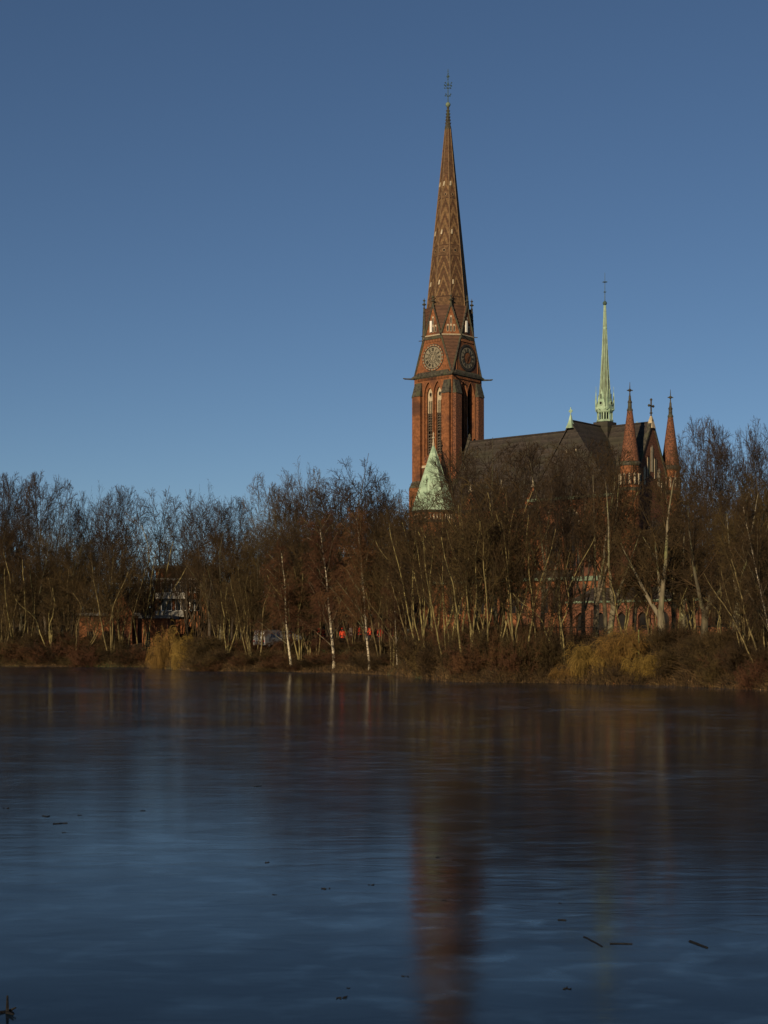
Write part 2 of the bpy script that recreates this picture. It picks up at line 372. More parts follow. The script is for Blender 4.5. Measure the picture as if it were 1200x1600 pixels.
# octagon gables and spire
def pol(r, deg, z): return Vector((r*math.cos(R(deg)), r*math.sin(R(deg)), z))
sp = MB(); RB, RT = 3.42, .46
gb = MB()
for k in range(8):
    g0 = 45*k; cdeg = g0+22.5
    C = pol(HW/math.cos(R(22.5)), cdeg, Z2); A0 = pol(HW, g0, Z3-.05); A1 = pol(HW, g0+45, Z3-.05)
    S0 = pol(RB, g0, Z3+.05); S1 = pol(RB, g0+45, Z3+.05)
    sp.poly([C, S1, S0], 1); sp.poly([C, S0, A0], 1); sp.poly([C, A1, S1], 1)
    T0 = pol(RT, g0, ZT); T1 = pol(RT, g0+45, ZT)
    nstep = 1
    hb, ht = (S1-S0).length/2, (T1-T0).length/2
    sp.poly([S0, S1, T1, T0], 0, [(-hb, Z3+.05), (hb, Z3+.05), (ht, ZT), (-ht, ZT)])
    sp.tube(S0*1.0, T0, .10, .07, 6, 2)
    # gable wall
    n = (math.cos(R(g0)), math.sin(R(g0))); tt = (-n[1], n[0]); P = PF(n, tt, HW)
    gb.poly([P(-S8,Z2,0),P(S8,Z2,0),P(0,Z3,0)], 0)
    for s_ in (-1, 1):
        gb.tube(P(s_*(S8+.02),Z2+.02,-.02), P(0,Z3+.05,-.02), .17, .13, 6, 1)
        for q in range(1, 7): 
            c_ = Vector(P(s_*(S8)*(1-q/7.),Z2+(Z3-Z2)*q/7.,-.06)); gb.tube(c_, c_+Vector((n[0]*.1+tt[0]*s_*.16, n[1]*.1+tt[1]*s_*.16, .12)), .09, .04, 5, 1)
    gb.tube(P(-S8,Z2,-.03), P(S8,Z2,-.03), .12, n=6, m=3)
    for uu, zz, hh in ((-.52,Z2+.5,.85),(0,Z2+.5,.85),(.52,Z2+.5,.85),(0,Z2+1.75,1.0)):
        arch_panel(gb, lambda u,z,d,P=P: P(u,z,d-.02), uu-.17, uu+.17, zz, zz+hh+.3, [(uu,.22,zz+.05,zz+hh-.1,.2)], .02, 3)
        gb.poly([P(uu-.1,zz,-.01),P(uu+.1,zz,-.01),P(uu+.1,zz+hh,-.01),P(uu-.1,zz+hh,-.01)], 2)
    # white louvre board on the two side-facing gables seen in the photo
    cg = pol(HW/math.cos(R(22.5))+.0, cdeg, Z2)
    gb.tube(pol(HW/math.cos(R(22.5)), cdeg, Z2-.02), pol(HW/math.cos(R(22.5))+.75, cdeg, Z2-.02), .09, .06, 5, 1)
    fn = MB(); a = pol(HW, g0, 0)
    fn.ring([(.16,Z3-.1),(.2,Z3+.05),(.1,Z3+.25),(.12,Z3+.5),(.36,Z3+.62),(.34,Z3+.72),(.11,Z3+.85),(.09,Z3+1.15),(.24,Z3+1.27),(.22,Z3+1.36),(.07,Z3+1.45),(.02,Z3+1.75)], 6, (a.x,a.y), 0)
    part(fn, 'gable_finial', m_stone_dk, tower)
for k in range(8):       # dark discs painted for the shade in the bands' round holes, and pale hatches near each left edge
    for z, rr in ((66.55,.19),(75.8,.15)):
        f = (z-Z3)/(ZT-Z3); r = (RB+(RT-RB)*f)*math.cos(R(22.5)); a = 45*k+22.5
        n = (math.cos(R(a)), math.sin(R(a))); P = PF(n, (-n[1], n[0]), r+.04)
        annulus(sp, P, (0,z), rr, rr+.12, -.03, 2, 12, .1); disc(sp, P, (0,z), rr, -.005, 3, 12)
    for z in (61.3, 69.6, 77.6):
        f = (z-Z3)/(ZT-Z3); hw = (RB+(RT-RB)*f)*math.sin(R(22.5)); r = (RB+(RT-RB)*f)*math.cos(R(22.5)); a = 45*k+22.5
        n = (math.cos(R(a)), math.sin(R(a))); P = PF(n, (-n[1], n[0]), r); u = -hw*.62
        hb = MB(); hb.hexa([P(u-.14,z-.4,-.02),P(u+.12,z-.4,-.02),P(u+.12,z-.4,-.16),P(u-.14,z-.4,-.16)],[P(u-.02,z+.42,.10),P(u+.24,z+.42,.10),P(u+.2,z+.36,-.05),P(u+.0,z+.36,-.05)])
        if k in (5, 6, 7, 4): part(hb, 'spire_hatch', m_stone, tower)
m_rib = mat('rib_tan', (.12,.075,.038), (.19,.12,.065), 2, .85, 6)
spire = part(sp, 'spire', [m_spire, m_tile, m_rib, m_black])
part(gb, 'spire_gables', [m_brick, m_stone_dk, m_black, m_stone], spire)
for k, zc in ((6, 54.0), (0, 54.0)): pass
for a in (-90, 0):
    n = (math.cos(R(a)), math.sin(R(a))); P = PF(n, (-n[1], n[0]), HW); b_ = MB()
    b_.hexa([P(-.5,Z2+.55,-.02),P(-.12,Z2+.55,-.02),P(-.12,Z2+.55,-.22),P(-.5,Z2+.55,-.22)],[P(-.5,Z2+2.35,-.02),P(-.12,Z2+2.35,-.02),P(-.12,Z2+2.35,-.22),P(-.5,Z2+2.35,-.22)])
    part(b_, 'antenna_panel', m_plaster, spire)
cp = MB()
cp.ring([(.50,86.6),(.56,86.8),(.50,87.2),(.40,87.5),(.46,87.7),(.34,88.0),(.40,88.2),(.30,88.5),(.36,88.7),(.26,89.0),(.32,89.2),(.22,89.5),(.24,89.8),(.18,90.1),(.2,90.4)], 8, (0,0), 0, 0)
for z in (87.7,88.2,88.7,89.2,89.7):
    for k in range(8):
        r = .4-(z-87.7)*.09; p = pol(r, 45*k+22*(z*2%2), z); cp.tube(p, p+pol(.14, 45*k+22*(z*2%2), .1), .07, .03, 4)
part(cp, 'stone_cap', m_stone_dk, spire)
bl = MB(); bl.ring([(.05,90.3),(.28,90.45),(.40,90.65),(.42,90.8),(.34,91.0),(.15,91.15),(.05,91.2)], 12); part(bl, 'finial_ball', m_copper_dk, spire, True)
cr = MB(); cr.tube((0,0,91.1),(0,0,96.6),.08,.035,6)
for z, l in ((92.3,.55),(93.6,.7)):
    for a in range(4):
        p = pol(.05, 90*a, z-.2); q = pol(l, 90*a, z+.05); cr.tube(p, q, .035, .03, 5); cr.ring([(.03,q.z-.1),(.13,q.z),(.03,q.z+.12)], 6, (q.x,q.y))
        if l > .6: q = pol(l*1.05, 90*a, z+.55); cr.tube(pol(.05,90*a,z+.3), q, .03, .03, 5); cr.ring([(.03,q.z-.1),(.13,q.z),(.03,q.z+.12)], 6, (q.x,q.y))
for d in (Vector((.62,-.5,-.18)), Vector((.3,-.25,0))): pass
cr.tube((-.55,.38,95.55),(.55,-.38,95.15),.08,.08,6)
for s_ in (-1,1):
    cr.tube((-.25,.17,95.4+s_*.45),(.25,-.17,95.3+s_*.45),.05,.05,5); cr.tube((s_*.3,-s_*.2,95.6-.1*s_),(s_*.3,-s_*.2,95.1-.1*s_),.045,.045,5)
cr.ring([(.05,93.9),(.13,94.05),(.13,94.3),(.05,94.4)],6); cr.ring([(.03,96.1),(.1,96.2),(.03,96.35)],6)
part(cr, 'spire_cross', m_iron, spire)

# nave, transept, choir --------------------------------------------------
RZ, EZ, NW = 35.5, 24.4, 5.9
T0_, T1_ = 4.2, 38.0
XC = 29.9                                   # crossing
bays = [9.3, 15.2, 21.1]
nw = MB(); glz = MB()
for sgn in (-1, 1):
    n = (0, sgn); tt = (-sgn*1.0, 0) if sgn > 0 else (1.0, 0)
    def PN(u, z, d, sgn=sgn): return (u, sgn*(NW-d), z)
    ops = [(x, 2.6, 16.8, 20.8, 2.4) for x in bays]
    arch_panel(nw, PN, T0_, T1_, GZ, EZ, ops, .6, 0)
    for x in bays:
        arch_trim(nw, PN, x, 2.6, 20.8, 2.4, .3, .08, 1)
        glz.poly([PN(x-1.4,16.5,.5),PN(x+1.4,16.5,.5),PN(x+1.4,23.4,.5),PN(x-1.4,23.4,.5)])
        for uu in (-.45,.45,0): nw.tube(PN(x+uu,16.8,.42),PN(x+uu,22.4,.42),.06,n=6,m=2)
    for x in (6.3, 12.25, 18.15, 24.0):
        nw.box(x-.45, x+.45, min(sgn*(NW+.01), sgn*(NW+1.0)), max(sgn*(NW+.01), sgn*(NW+1.0)), GZ, 22.6, 0)
    # corbel table under the eaves
    for i in range(int((T1_-T0_)/.5)):
        x = T0_+i*.5; y0, y1 = sorted((sgn*(NW+.002), sgn*(NW+.18))); nw.box(x, x+.25, y0, y1, EZ-.75, EZ-.35, 1)
    # aisle
    ya = 10.2
    def PA(u, z, d, sgn=sgn): return (u, sgn*(ya-d), z)
    ops = [(x+q, 1.1, 7.5, 10.2, 1.1) for x in bays+[26.9] for q in (-.85, .85)]
    arch_panel(nw, PA, 3.9, 30.5, GZ, 12.6, ops, .5, 0)
    glz.poly([PA(4.2,7,.45),PA(30,7,.45),PA(30,11.6,.45),PA(4.2,11.6,.45)])
    for x in (6.3, 12.25, 18.15, 24.0): nw.box(x-.45, x+.45, min(sgn*(ya+.01), sgn*(ya+1.1)), max(sgn*(ya+.01), sgn*(ya+1.1)), GZ, 11.8, 0)
    nw.poly([(3.9,sgn*ya,GZ),(3.9,sgn*ya,12.6),(3.9,sgn*NW,16.2),(3.9,sgn*NW,GZ)], 0)
nave = part(nw, 'nave_wall', [m_brick, m_brick2, m_stone])
part(glz, 'window_glass', m_glass, nave)
nr = MB()
sl_ = (RZ-EZ)/NW; ov = .35
for sgn in (-1, 1):
    nr.hexa([(T0_,0,RZ-.35),(T1_-.1,0,RZ-.35),(T1_-.1,sgn*(NW+ov),EZ-sl_*ov-.2),(T0_,sgn*(NW+ov),EZ-sl_*ov-.2)],
            [(T0_,0,RZ),(T1_-.1,0,RZ),(T1_-.1,sgn*(NW+ov),EZ-sl_*ov),(T0_,sgn*(NW+ov),EZ-sl_*ov)], 0)
    nr.hexa([(3.9,sgn*(NW+.01),16.0),(30.4,sgn*(NW+.01),16.0),(30.4,sgn*10.6,12.4),(3.9,sgn*10.6,12.4)],
            [(3.9,sgn*(NW+.01),16.2),(30.4,sgn*(NW+.01),16.2),(30.4,sgn*10.6,12.6),(3.9,sgn*10.6,12.6)], 0)
    y0, y1 = sorted((sgn*10.5, sgn*10.75)); nr.box(3.9, 30.4, y0, y1, 12.25, 12.62, 1)
nr.tube((T0_,0,RZ+.02),(T1_-.2,0,RZ+.02),.14,n=6,m=0)
nroof = part(nr, 'nave_roof', [m_slate, m_copper_dk])
# wall dormers with pale finials
for sgn in (-1, 1):
    for x in bays:
        dm = MB(); y = sgn*(NW+.25)
        dm.mesh([(x-1.5,y,EZ-.6),(x+1.5,y,EZ-.6),(x+1.5,y,EZ+.1),(x,y,EZ+2.3),(x-1.5,y,EZ+.1),(x,sgn*(NW-1.5),EZ+2.3)],[(0,1,2,3,4)],0)
        dm.poly([(x-1.65,y+sgn*.12,EZ-.05),(x,y+sgn*.12,EZ+2.45),(x,sgn*(NW-1.4),EZ+2.45),(x-1.65,sgn*(NW-.1),EZ-.05)],1)
        dm.poly([(x+1.65,y+sgn*.12,EZ-.05),(x,y+sgn*.12,EZ+2.45),(x,sgn*(NW-1.4),EZ+2.45),(x+1.65,sgn*(NW-.1),EZ-.05)],1)
        d_ = part(dm, 'wall_gable', [m_brick, m_slate], nave)
        f = MB(); f.ring([(.22,EZ+2.3),(.24,EZ+2.5),(.1,EZ+2.7),(.09,EZ+3.1),(.3,EZ+3.2),(.1,EZ+3.35),(.04,EZ+3.9)], 6, (x,y)); f.tube((x-.35,y,EZ+2.35),(x+.35,y,EZ+2.35),.1,n=5)
        part(f, 'gable_finial', m_stone, nave)
# tower end parapet
pp = MB()
for sgn in (-1, 1):
    pp.hexa([(4.0,0,RZ-.2),(4.6,0,RZ-.2),(4.6,sgn*6.3,EZ-.9),(4.0,sgn*6.3,EZ-.9)],[(4.0,0,RZ+.55),(4.6,0,RZ+.55),(4.6,sgn*6.3,EZ-.2),(4.0,sgn*6.3,EZ-.2)],0)
pp.ring([(.3,RZ+.4),(.34,RZ+.6),(.16,RZ+.9),(.22,RZ+1.05),(.05,RZ+1.3)],6,(4.4,0),0,0)
part(pp, 'parapet_coping', m_stone_dk)
# transept
TW = 7.4; YT = 9.06
tr = MB(); trg = MB()
for sgn in (-1, 1):
    def PT(u, z, d, sgn=sgn): return (XC+u, sgn*(YT-d), z)
    ops = [(-3.2,1.5,14,19.3,1.5),(0,2.6,14,20.3,2.4),(3.2,1.5,14,19.3,1.5),(-3.4,1.2,6.5,9.5,1.1),(3.4,1.2,6.5,9.5,1.1)][:3]
    arch_panel(tr, PT, -TW, TW, 12.4, EZ, ops, .8, 0)
    arch_panel(tr, PT, -TW, TW, GZ, 12.4, [(-4.8,1.2,6,9.4,1.1),(-2.6,1.2,6,9.4,1.1),(0,1.2,6,9.4,1.1),(2.6,1.2,6,9.4,1.1),(4.8,1.2,6,9.4,1.1)], .5, 0)
    for o_ in ops:
        arch_trim(tr, PT, o_[0], o_[1], o_[3], o_[4], .28, .1, 2 if o_[0] == 0 else 1)
    for uu in (-3.2, 3.2, -.5, .5): tr.tube(PT(uu,14,.6), PT(uu,21.5,.6), .09, n=6, m=0)
    trg.poly([PT(-6,5,.7),PT(6,5,.7),PT(6,23.5,.7),PT(-6,23.5,.7)])
    for s_ in (-1, 1):
        x0, x1 = sorted((XC+s_*(TW-1.3), XC+s_*TW+s_*.1)); y0, y1 = sorted((sgn*(YT+.01), sgn*(YT+1.2))); tr.box(x0, x1, y0, y1, GZ, 21.5, 0)
        tr.hexa([(x0-.05,y0,21.5),(x1+.05,y0,21.5),(x1+.05,y1,21.5),(x0-.05,y1,21.5)], [(x0,sgn*(YT+.01),23.6),(x1,sgn*(YT+.01),23.6),(x1,sgn*(YT+.1),23.6),(x0,sgn*(YT+.1),23.6)], 3)
        tr.poly([(XC+s_*TW,sgn*NW,GZ),(XC+s_*TW,sgn*YT,GZ),(XC+s_*TW,sgn*YT,EZ),(XC+s_*TW,sgn*NW,EZ)],0)
    # slate-hung gable with copper coping band below
    yy = sgn*YT
    tr.poly([(XC-TW,yy,EZ),(XC+TW,yy,EZ),(XC,yy,RZ-.45)], 4)
    y0, y1 = sorted((sgn*(YT+.01), sgn*(YT+.35)))
    tr.box(XC-TW-.2, XC+TW+.2, y0, y1, EZ-.35, EZ+.05, 5); tr.box(XC-TW+1.3, XC+TW-1.3, y0, y1, 12.1, 12.75, 5)
    for uu in (-.8, .8): tr.box(XC+uu-.12, XC+uu+.12, min(yy,yy+sgn*.05), max(yy,yy+sgn*.05), 30.9, 31.3, 6)
trans = part(tr, 'transept_wall', [m_brick, m_brick2, m_stone, m_stone_dk, m_slate, m_copper_dk, m_stone])
part(trg, 'window_glass', m_glass, trans)
tf = MB(); st = (RZ-EZ)/TW
for sgn in (-1, 1):
    for s_ in (-1, 1):
        ye = sgn*(YT+.25)
        tf.poly([(XC,0,RZ-.02),(XC,ye,RZ-.02),(XC+s_*(TW+.3),ye,EZ-st*.3),(XC+s_*(TW+.3),0,EZ-st*.3)],0)
        tf.hexa([(XC,ye-sgn*.3,RZ-.3),(XC,ye,RZ-.3),(XC+s_*(TW+.3),ye,EZ-st*.3-.3),(XC+s_*(TW+.3),ye-sgn*.3,EZ-st*.3-.3)],[(XC,ye-sgn*.3,RZ),(XC,ye,RZ),(XC+s_*(TW+.3),ye,EZ-st*.3),(XC+s_*(TW+.3),ye-sgn*.3,EZ-st*.3)],0)
tf.tube((XC,-YT-.2,RZ+.02),(XC,YT+.2,RZ+.02),.13,n=6)
troof = part(tf, 'transept_roof', m_slate)
for sgn in (-1, 1):
    f = MB(); y = sgn*(YT+.15)
    f.ring([(.75,RZ-1.15),(.35,RZ-.2),(.13,RZ+.7),(.07,RZ+.9)], 4, (XC,y), R(45)); f.tube((XC,y,RZ+.8),(XC,y,RZ+1.9),.07,n=5); f.tube((XC-.32,y,RZ+1.35),(XC+.32,y,RZ+1.35),.08,n=5)
    for a in range(4): f.tube((XC+.3*math.cos(a*math.pi/2),y,RZ+1.35+.3*math.sin(a*math.pi/2)),(XC+.3*math.cos((a+1)*math.pi/2),y,RZ+1.35+.3*math.sin((a+1)*math.pi/2)),.06,n=4)
    part(f, 'roof_finial', m_copper, troof)
# east gable with cross
eg = MB()
PE = lambda u, z, d: (T1_-d, u, z)
eg.poly([PE(-NW,GZ,0),PE(NW,GZ,0),PE(NW,EZ,0),PE(-NW,EZ,0)],0)
eg.poly([PE(-NW,EZ,0),PE(NW,EZ,0),PE(0,RZ+.3,0)],0)
for s_ in (-1, 1):
    eg.hexa([(T1_-.5,0,RZ-.1),(T1_+.15,0,RZ-.1),(T1_+.15,s_*(NW+.3),EZ-.7),(T1_-.5,s_*(NW+.3),EZ-.7)],[(T1_-.5,0,RZ+.5),(T1_+.15,0,RZ+.5),(T1_+.15,s_*(NW+.3),EZ-.1),(T1_-.5,s_*(NW+.3),EZ-.1)],1)
for u, z0, h in ((0,28.2,3.6),(-1.0,27.2,3.0),(1.0,27.2,3.0),(-2.0,26.2,2.4),(2.0,26.2,2.4),(-3,25.4,1.6),(3,25.4,1.6)):
    eg.box(T1_+.005, T1_+.06, u-.36, u-.2, z0, z0+h, 2); eg.box(T1_+.005, T1_+.06, u+.2, u+.36, z0, z0+h, 1)
    eg.poly([(T1_+.01,u-.2,z0),(T1_+.01,u+.2,z0),(T1_+.01,u+.2,z0+h),(T1_+.01,u,z0+h+.4),(T1_+.01,u-.2,z0+h)], 2 if int(u*10)%20 == 0 else 3)
eg.ring([(.7,RZ-.9),(.34,RZ+.4),(.16,RZ+.9)], 4, (T1_-.15,0), R(45), 2)
egab = part(eg, 'east_gable', [m_brick_dk, m_stone_dk, m_stone, m_black])
cx_ = MB(); x = T1_-.15
cx_.tube((x,0,RZ+.8),(x,0,RZ+3.3),.12,n=6); cx_.tube((x,-.62,RZ+2.4),(x,.62,RZ+2.4),.13,n=6)
for p in ((0,3.3),(-.6,2.4),(.6,2.4)): cx_.ring([(.08,RZ+p[1]-.2),(.24,RZ+p[1]),(.08,RZ+p[1]+.2)],6,(x,p[0]))
cx_.ring([(.1,RZ+1.2),(.28,RZ+1.35),(.1,RZ+1.5)],6,(x,0))
part(cx_, 'gable_cross', m_stone_dk, egab)
# apse
ap = MB(); RA = 6.2; apts = [pol(RA, a, 0) for a in (-112.5+22.5*1,-67.5+22.5,-22.5,22.5,67.5-0)]
cen = T1_+1.6
pts = [(T1_+.01,-RA)]+[(cen+RA*math.cos(R(a)), RA*math.sin(R(a))) for a in (-67.5,-22.5,22.5,67.5)]+[(T1_+.01,RA)]
for (xa,ya_),(xb,yb) in zip(pts[:-1],pts[1:]):
    L_ = math.hypot(xb-xa,yb-ya_); tx, ty = (xb-xa)/L_, (yb-ya_)/L_; nx, ny = ty, -tx
    P = lambda u,z,d: (xa+tx*u-nx*d, ya_+ty*u-ny*d, z)
    arch_panel(ap, P, 0, L_, GZ, 15.5, [(L_/2,1.6,8,11.5,1.7)] if L_ > 3 else [], .6, 0)
    if L_ > 3: ap.poly([P(L_/2-1,7.8,.5),P(L_/2+1,7.8,.5),P(L_/2+1,13.5,.5),P(L_/2-1,13.5,.5)],1); arch_trim(ap, P, L_/2, 1.6, 11.5, 1.7, .25, .08, 2)
    ap.hexa([P(-.45,GZ,0),P(.45,GZ,0),P(.45,GZ,-1.1),P(-.45,GZ,-1.1)],[P(-.45,13.8,0),P(.45,13.8,0),P(.45,13.8,-1.1),P(-.45,13.8,-1.1)],0)
    ap.poly([P(-.2,15.3,-.35),P(L_+.2,15.3,-.35),(T1_+.3,0,21.5)],3)
apse = part(ap, 'apse', [m_brick, m_glass, m_brick2, m_slate])
# corner turrets beside the east gable
for (ty, zt) in ((-6.0, 39.2), (5.5, 39.6)):
    t_ = MB(); c = (T1_-.1, ty); dz = zt-39.2
    t_.ring([(1.55,GZ),(1.55,20.5),(1.42,21.2),(1.42,28.5+dz)], 16, c, 0, 0)
    t_.ring([(1.5,28.5+dz),(1.62,28.75+dz),(1.62,29.0+dz),(1.4,29.15+dz)], 16, c, 0, 1)
    t_.ring([(1.5,24.9+dz),(1.52,25.2+dz),(1.44,25.4+dz)], 16, c, 0, 1)
    t_.ring([(1.38,29.1+dz),(.38,36.5+dz)], 16, c, 0, 2)
    for i in range(12):
        a = 2*math.pi*i/12; p = (c[0]+1.45*math.cos(a), c[1]+1.45*math.sin(a))
        t_.tube((p[0],p[1],25.8+dz),(p[0],p[1],27.4+dz),.13,n=6,m=3); a2 = a+math.pi/12; p2 = (c[0]+1.40*math.cos(a2), c[1]+1.40*math.sin(a2))
        t_.tube((p2[0],p2[1],25.8+dz),(p2[0],p2[1],27.3+dz),.14,n=6,m=4)
    to = part(t_, 'corner_turret', [m_brick, m_stone_dk, m_brick_dk, m_stone, m_black], church, False)
    f = MB(); f.ring([(.42,36.4+dz),(.46,36.6+dz),(.3,36.9+dz),(.28,37.6+dz),(.36,37.7+dz),(.2,38.0+dz),(.16,38.6+dz),(.1,38.7+dz),(.08,39.2+dz),(.26,39.35+dz),(.26,39.5+dz),(.07,39.65+dz),(.03,40.6+dz)],8,c); f.tube((c[0]-.3,c[1]-.3,39.4+dz),(c[0]+.3,c[1]+.3,39.4+dz),.08,n=5)
    part(f, 'turret_finial', m_stone_dk, to)
# stair turret with the green copper cone
st_ = MB(); c = (3.04, -7.6); rr = 3.0/math.cos(R(22.5))
st_.ring([(rr,GZ),(rr,23.6)], 8, c, R(22.5), 0)
st_.ring([(rr+.05,22.0),(rr+.12,22.2),(rr+.05,22.4)], 8, c, R(22.5), 1); st_.ring([(rr+.05,23.5),(rr+.35,23.8),(rr+.35,24.0)], 8, c, R(22.5), 1)
for k in range(8):
    a = 45*k; n = (math.cos(R(a)), math.sin(R(a))); P = PF(n, (-n[1], n[0]), 3.0, *c)
    for uu in (-.75,-.25,.25,.75): st_.tube(P(uu,22.5,-.02),P(uu,23.3,-.02),.12,n=6,m=2)
stt = part(st_, 'stair_turret', [m_brick, m_stone_dk, m_stone])
cn = MB(); cn.ring([(rr+.42,23.9),(rr+.3,24.15),(.12,34.3)], 8, c, R(22.5), 0)
for k in range(8): 
    a = R(22.5+45*k); cn.tube((c[0]+(rr+.3)*math.cos(a),c[1]+(rr+.3)*math.sin(a),24.15),(c[0]+.12*math.cos(a),c[1]+.12*math.sin(a),34.3),.06,.04,5)
part(cn, 'copper_cone', m_copper, stt)
f = MB(); f.ring([(.16,34.1),(.2,34.5),(.11,34.8),(.1,35.3),(.24,35.45),(.24,35.6),(.08,35.7),(.06,36.4)],8,c); f.tube((c[0]-.2,c[1],36.1),(c[0]+.2,c[1],36.1),.05,n=5); part(f, 'cone_finial', m_stone, stt)
# fleche over the crossing
fl = MB(); c = (XC, 0)
fl.box(XC-1.25, XC+1.25, -1.25, 1.25, 33.2, 36.2, 0)
flb = part(fl, 'fleche_base', m_slate)
fl = MB(); r8 = 1/math.cos(R(22.5))
fl.ring([(1.05*r8,36.2),(1.2*r8,36.3),(1.2*r8,36.5),(1.05*r8,36.6)], 8, c, R(22.5), 0)
for k in range(8):
    a = R(22.5+45*k); fl.tube((XC+1.08*math.cos(a),1.08*math.sin(a),36.5),(XC+1.08*math.cos(a),1.08*math.sin(a),37.7),.11,n=6)
    a = R(45*k); fl.tube((XC+1.0*math.cos(a),1.0*math.sin(a),36.5),(XC+1.0*math.cos(a),1.0*math.sin(a),37.7),.07,n=6)
    fl.tube((XC+1.2*math.cos(a),1.2*math.sin(a),37.95),(XC+(1.75 if k%2==0 else 1.3)*math.cos(a),(1.75 if k%2==0 else 1.3)*math.sin(a),38.1),.07,.04,5)
fl.ring([(1.0*r8,37.6),(1.15*r8,37.7),(1.25*r8,38.0),(1.1*r8,38.2)], 8, c, R(22.5), 0)
fl.ring([(.55,36.3),(.55,37.8)], 8, c, 0, 3)
prof = [(1.0,38.1),(.82,39.8),(.60,43.0),(.40,46.8),(.24,50.6),(.13,53.8)]
fl.ring([(a_*r8,b_) for a_,b_ in prof], 8, c, R(22.5), 1)
for (a0,z0),(a1,z1) in zip(prof[:-1],prof[1:]):
    for k in range(8):
        q = R(22.5+45*k); fl.tube((XC+a0*r8*math.cos(q),a0*r8*math.sin(q),z0),(XC+a1*r8*math.cos(q),a1*r8*math.sin(q),z1),.055,.05,5,0)
fl.ring([(.30,50.2),(.33,50.35),(.27,50.5)], 8, c, 0, 0)
for k in range(4):
    a = 90*k; n = (math.cos(R(a)), math.sin(R(a))); P = PF(n, (-n[1], n[0]), 1.12, XC, 0)
    fl.mesh([P(-.85,38.1,0),P(.85,38.1,0),P(0,41.2,.28),P(0,41.2,.5),P(-.85,38.1,.4),P(.85,38.1,.4)],[(0,1,2),(0,2,3,4),(1,5,3,2)],0)
    annulus(fl, P, (0,39.0), .22, .34, -.04, 0, 16, .1); disc(fl, P, (0,39.0), .2, -.02, 3, 12)
    fl.box(P(0,40.2,0)[0]-.04,P(0,40.2,0)[0]+.04,P(0,40.2,0)[1]-.04,P(0,40.2,0)[1]+.04,39.7,40.4,3)
    q = pol(1.35,a+45,0); fl.ring([(.12,38.0),(.14,39.4),(.04,40.8),(.02,41.6)],5,(XC+q.x,q.y),0,0)
fle = part(fl, 'copper_fleche', [m_copper, m_copper_dk, m_iron, m_black])
f = MB(); f.ring([(.1,53.7),(.28,53.95),(.32,54.15),(.22,54.35),(.06,54.5)],10,c); f.tube((XC,0,54.4),(XC,0,58.7),.06,.025,5)
for z, l in ((55.8,.22),(57.3,.38)):
    for a in (0,45,90,135): q = pol(l,a,0); f.tube((XC-q.x,-q.y,z-.0),(XC+q.x,q.y,z),.045,n=4)
part(f, 'fleche_cross', m_iron, fle)
# low annex with arches in front of the choir
an = MB(); AX0, AX1, AY0, AY1, AZ = 34.5, 55.5, -17.0, -9.5, 8.6
def PX(u, z, d): return (u, AY0+d, z)
arch_panel(an, PX, AX0, AX1, GZ-.6, AZ, [(AX0+2.2+i*3.3,1.5,4.8,6.3,1.0) for i in range(6)], .5, 0)
for i in range(6): arch_trim(an, PX, AX0+2.2+i*3.3, 1.5, 6.3, 1.0, .3, .08, 0)
for i in range(7): an.box(AX0+.2+i*3.3, AX0+.9+i*3.3, AY0-.5, AY0-.01, GZ-.6, 7.6, 0)
an.poly([PX(AX0+.3,4.5,.45),PX(AX1-.3,4.5,.45),PX(AX1-.3,7.6,.45),PX(AX0+.3,7.6,.45)],3)
an.poly([(AX1,AY0,GZ-.6),(AX1,AY1,GZ-.6),(AX1,AY1,AZ),(AX1,AY0,AZ)],0); an.poly([(AX0,AY0,GZ-.6),(AX0,AY1,GZ-.6),(AX0,AY1,AZ),(AX0,AY0,AZ)],0)
an.poly([(AX0,AY1,GZ-.6),(AX1,AY1,GZ-.6),(AX1,AY1,AZ),(AX0,AY1,AZ)],0)
an.box(AX0-.2, AX1+.2, AY0-.25, AY1+.2, AZ, AZ+.3, 4)
an.hexa([(AX0,AY0+.3,AZ+.3),(AX1,AY0+.3,AZ+.3),(AX1,AY1,AZ+.3),(AX0,AY1,AZ+.3)],[(AX0+2,AY0+3.4,AZ+2.2),(AX1-2,AY0+3.4,AZ+2.2),(AX1-2,AY1-3.4,AZ+2.2),(AX0+2,AY1-3.4,AZ+2.2)],2)
part(an, 'vestry_annex', [m_brick_dk, m_brick2, m_slate, m_black, m_copper_dk])

# ------------------------------------------------------------------ terrain and water
SH = [(-900,1036),(-200,1039),(0,1041),(150,1042),(230,1042.5),(300,1048),(420,1049.5),(520,1051),(620,1055.5),(700,1065),(780,1067),(850,1067),(960,1070),(1050,1071),(1120,1075),(1200,1079),(1500,1090),(2300,1100)]
def shore(px):
    y = float(np.interp(px, [a for a,_ in SH], [b for _,b in SH])); return FPX*EYE/(y-HOR)
def wob(a, b): return math.sin(a*.071+b*.09)+.6*math.sin(a*.19-b*.13+1.3)+.35*math.sin(a*.43+b*.37+.5)
def ground_z(px, s):
    if s < 0: return -1.4 if s < -6 else -.25+s*.19
    top = 3.1 if px < 640 else 3.3
    if 195 < px < 330: 
        run = 26
    else: run = 11
    x = min(1, s/run); z = -.12+.16*min(1,s/.3)+(top-.04)*(1-(1-x)**1.6)
    return z+wob(px*.5, s*3)*.07*min(1, s/3)
def world(px, s, dz=0):
    Y = shore(px)+s; return ((px-600)/FPX*Y, Y, ground_z(px, s)+dz)
pxs = list(np.linspace(-3500,-250,14))+list(np.arange(-230,1440,9.0))+list(np.linspace(1500,4800,14))
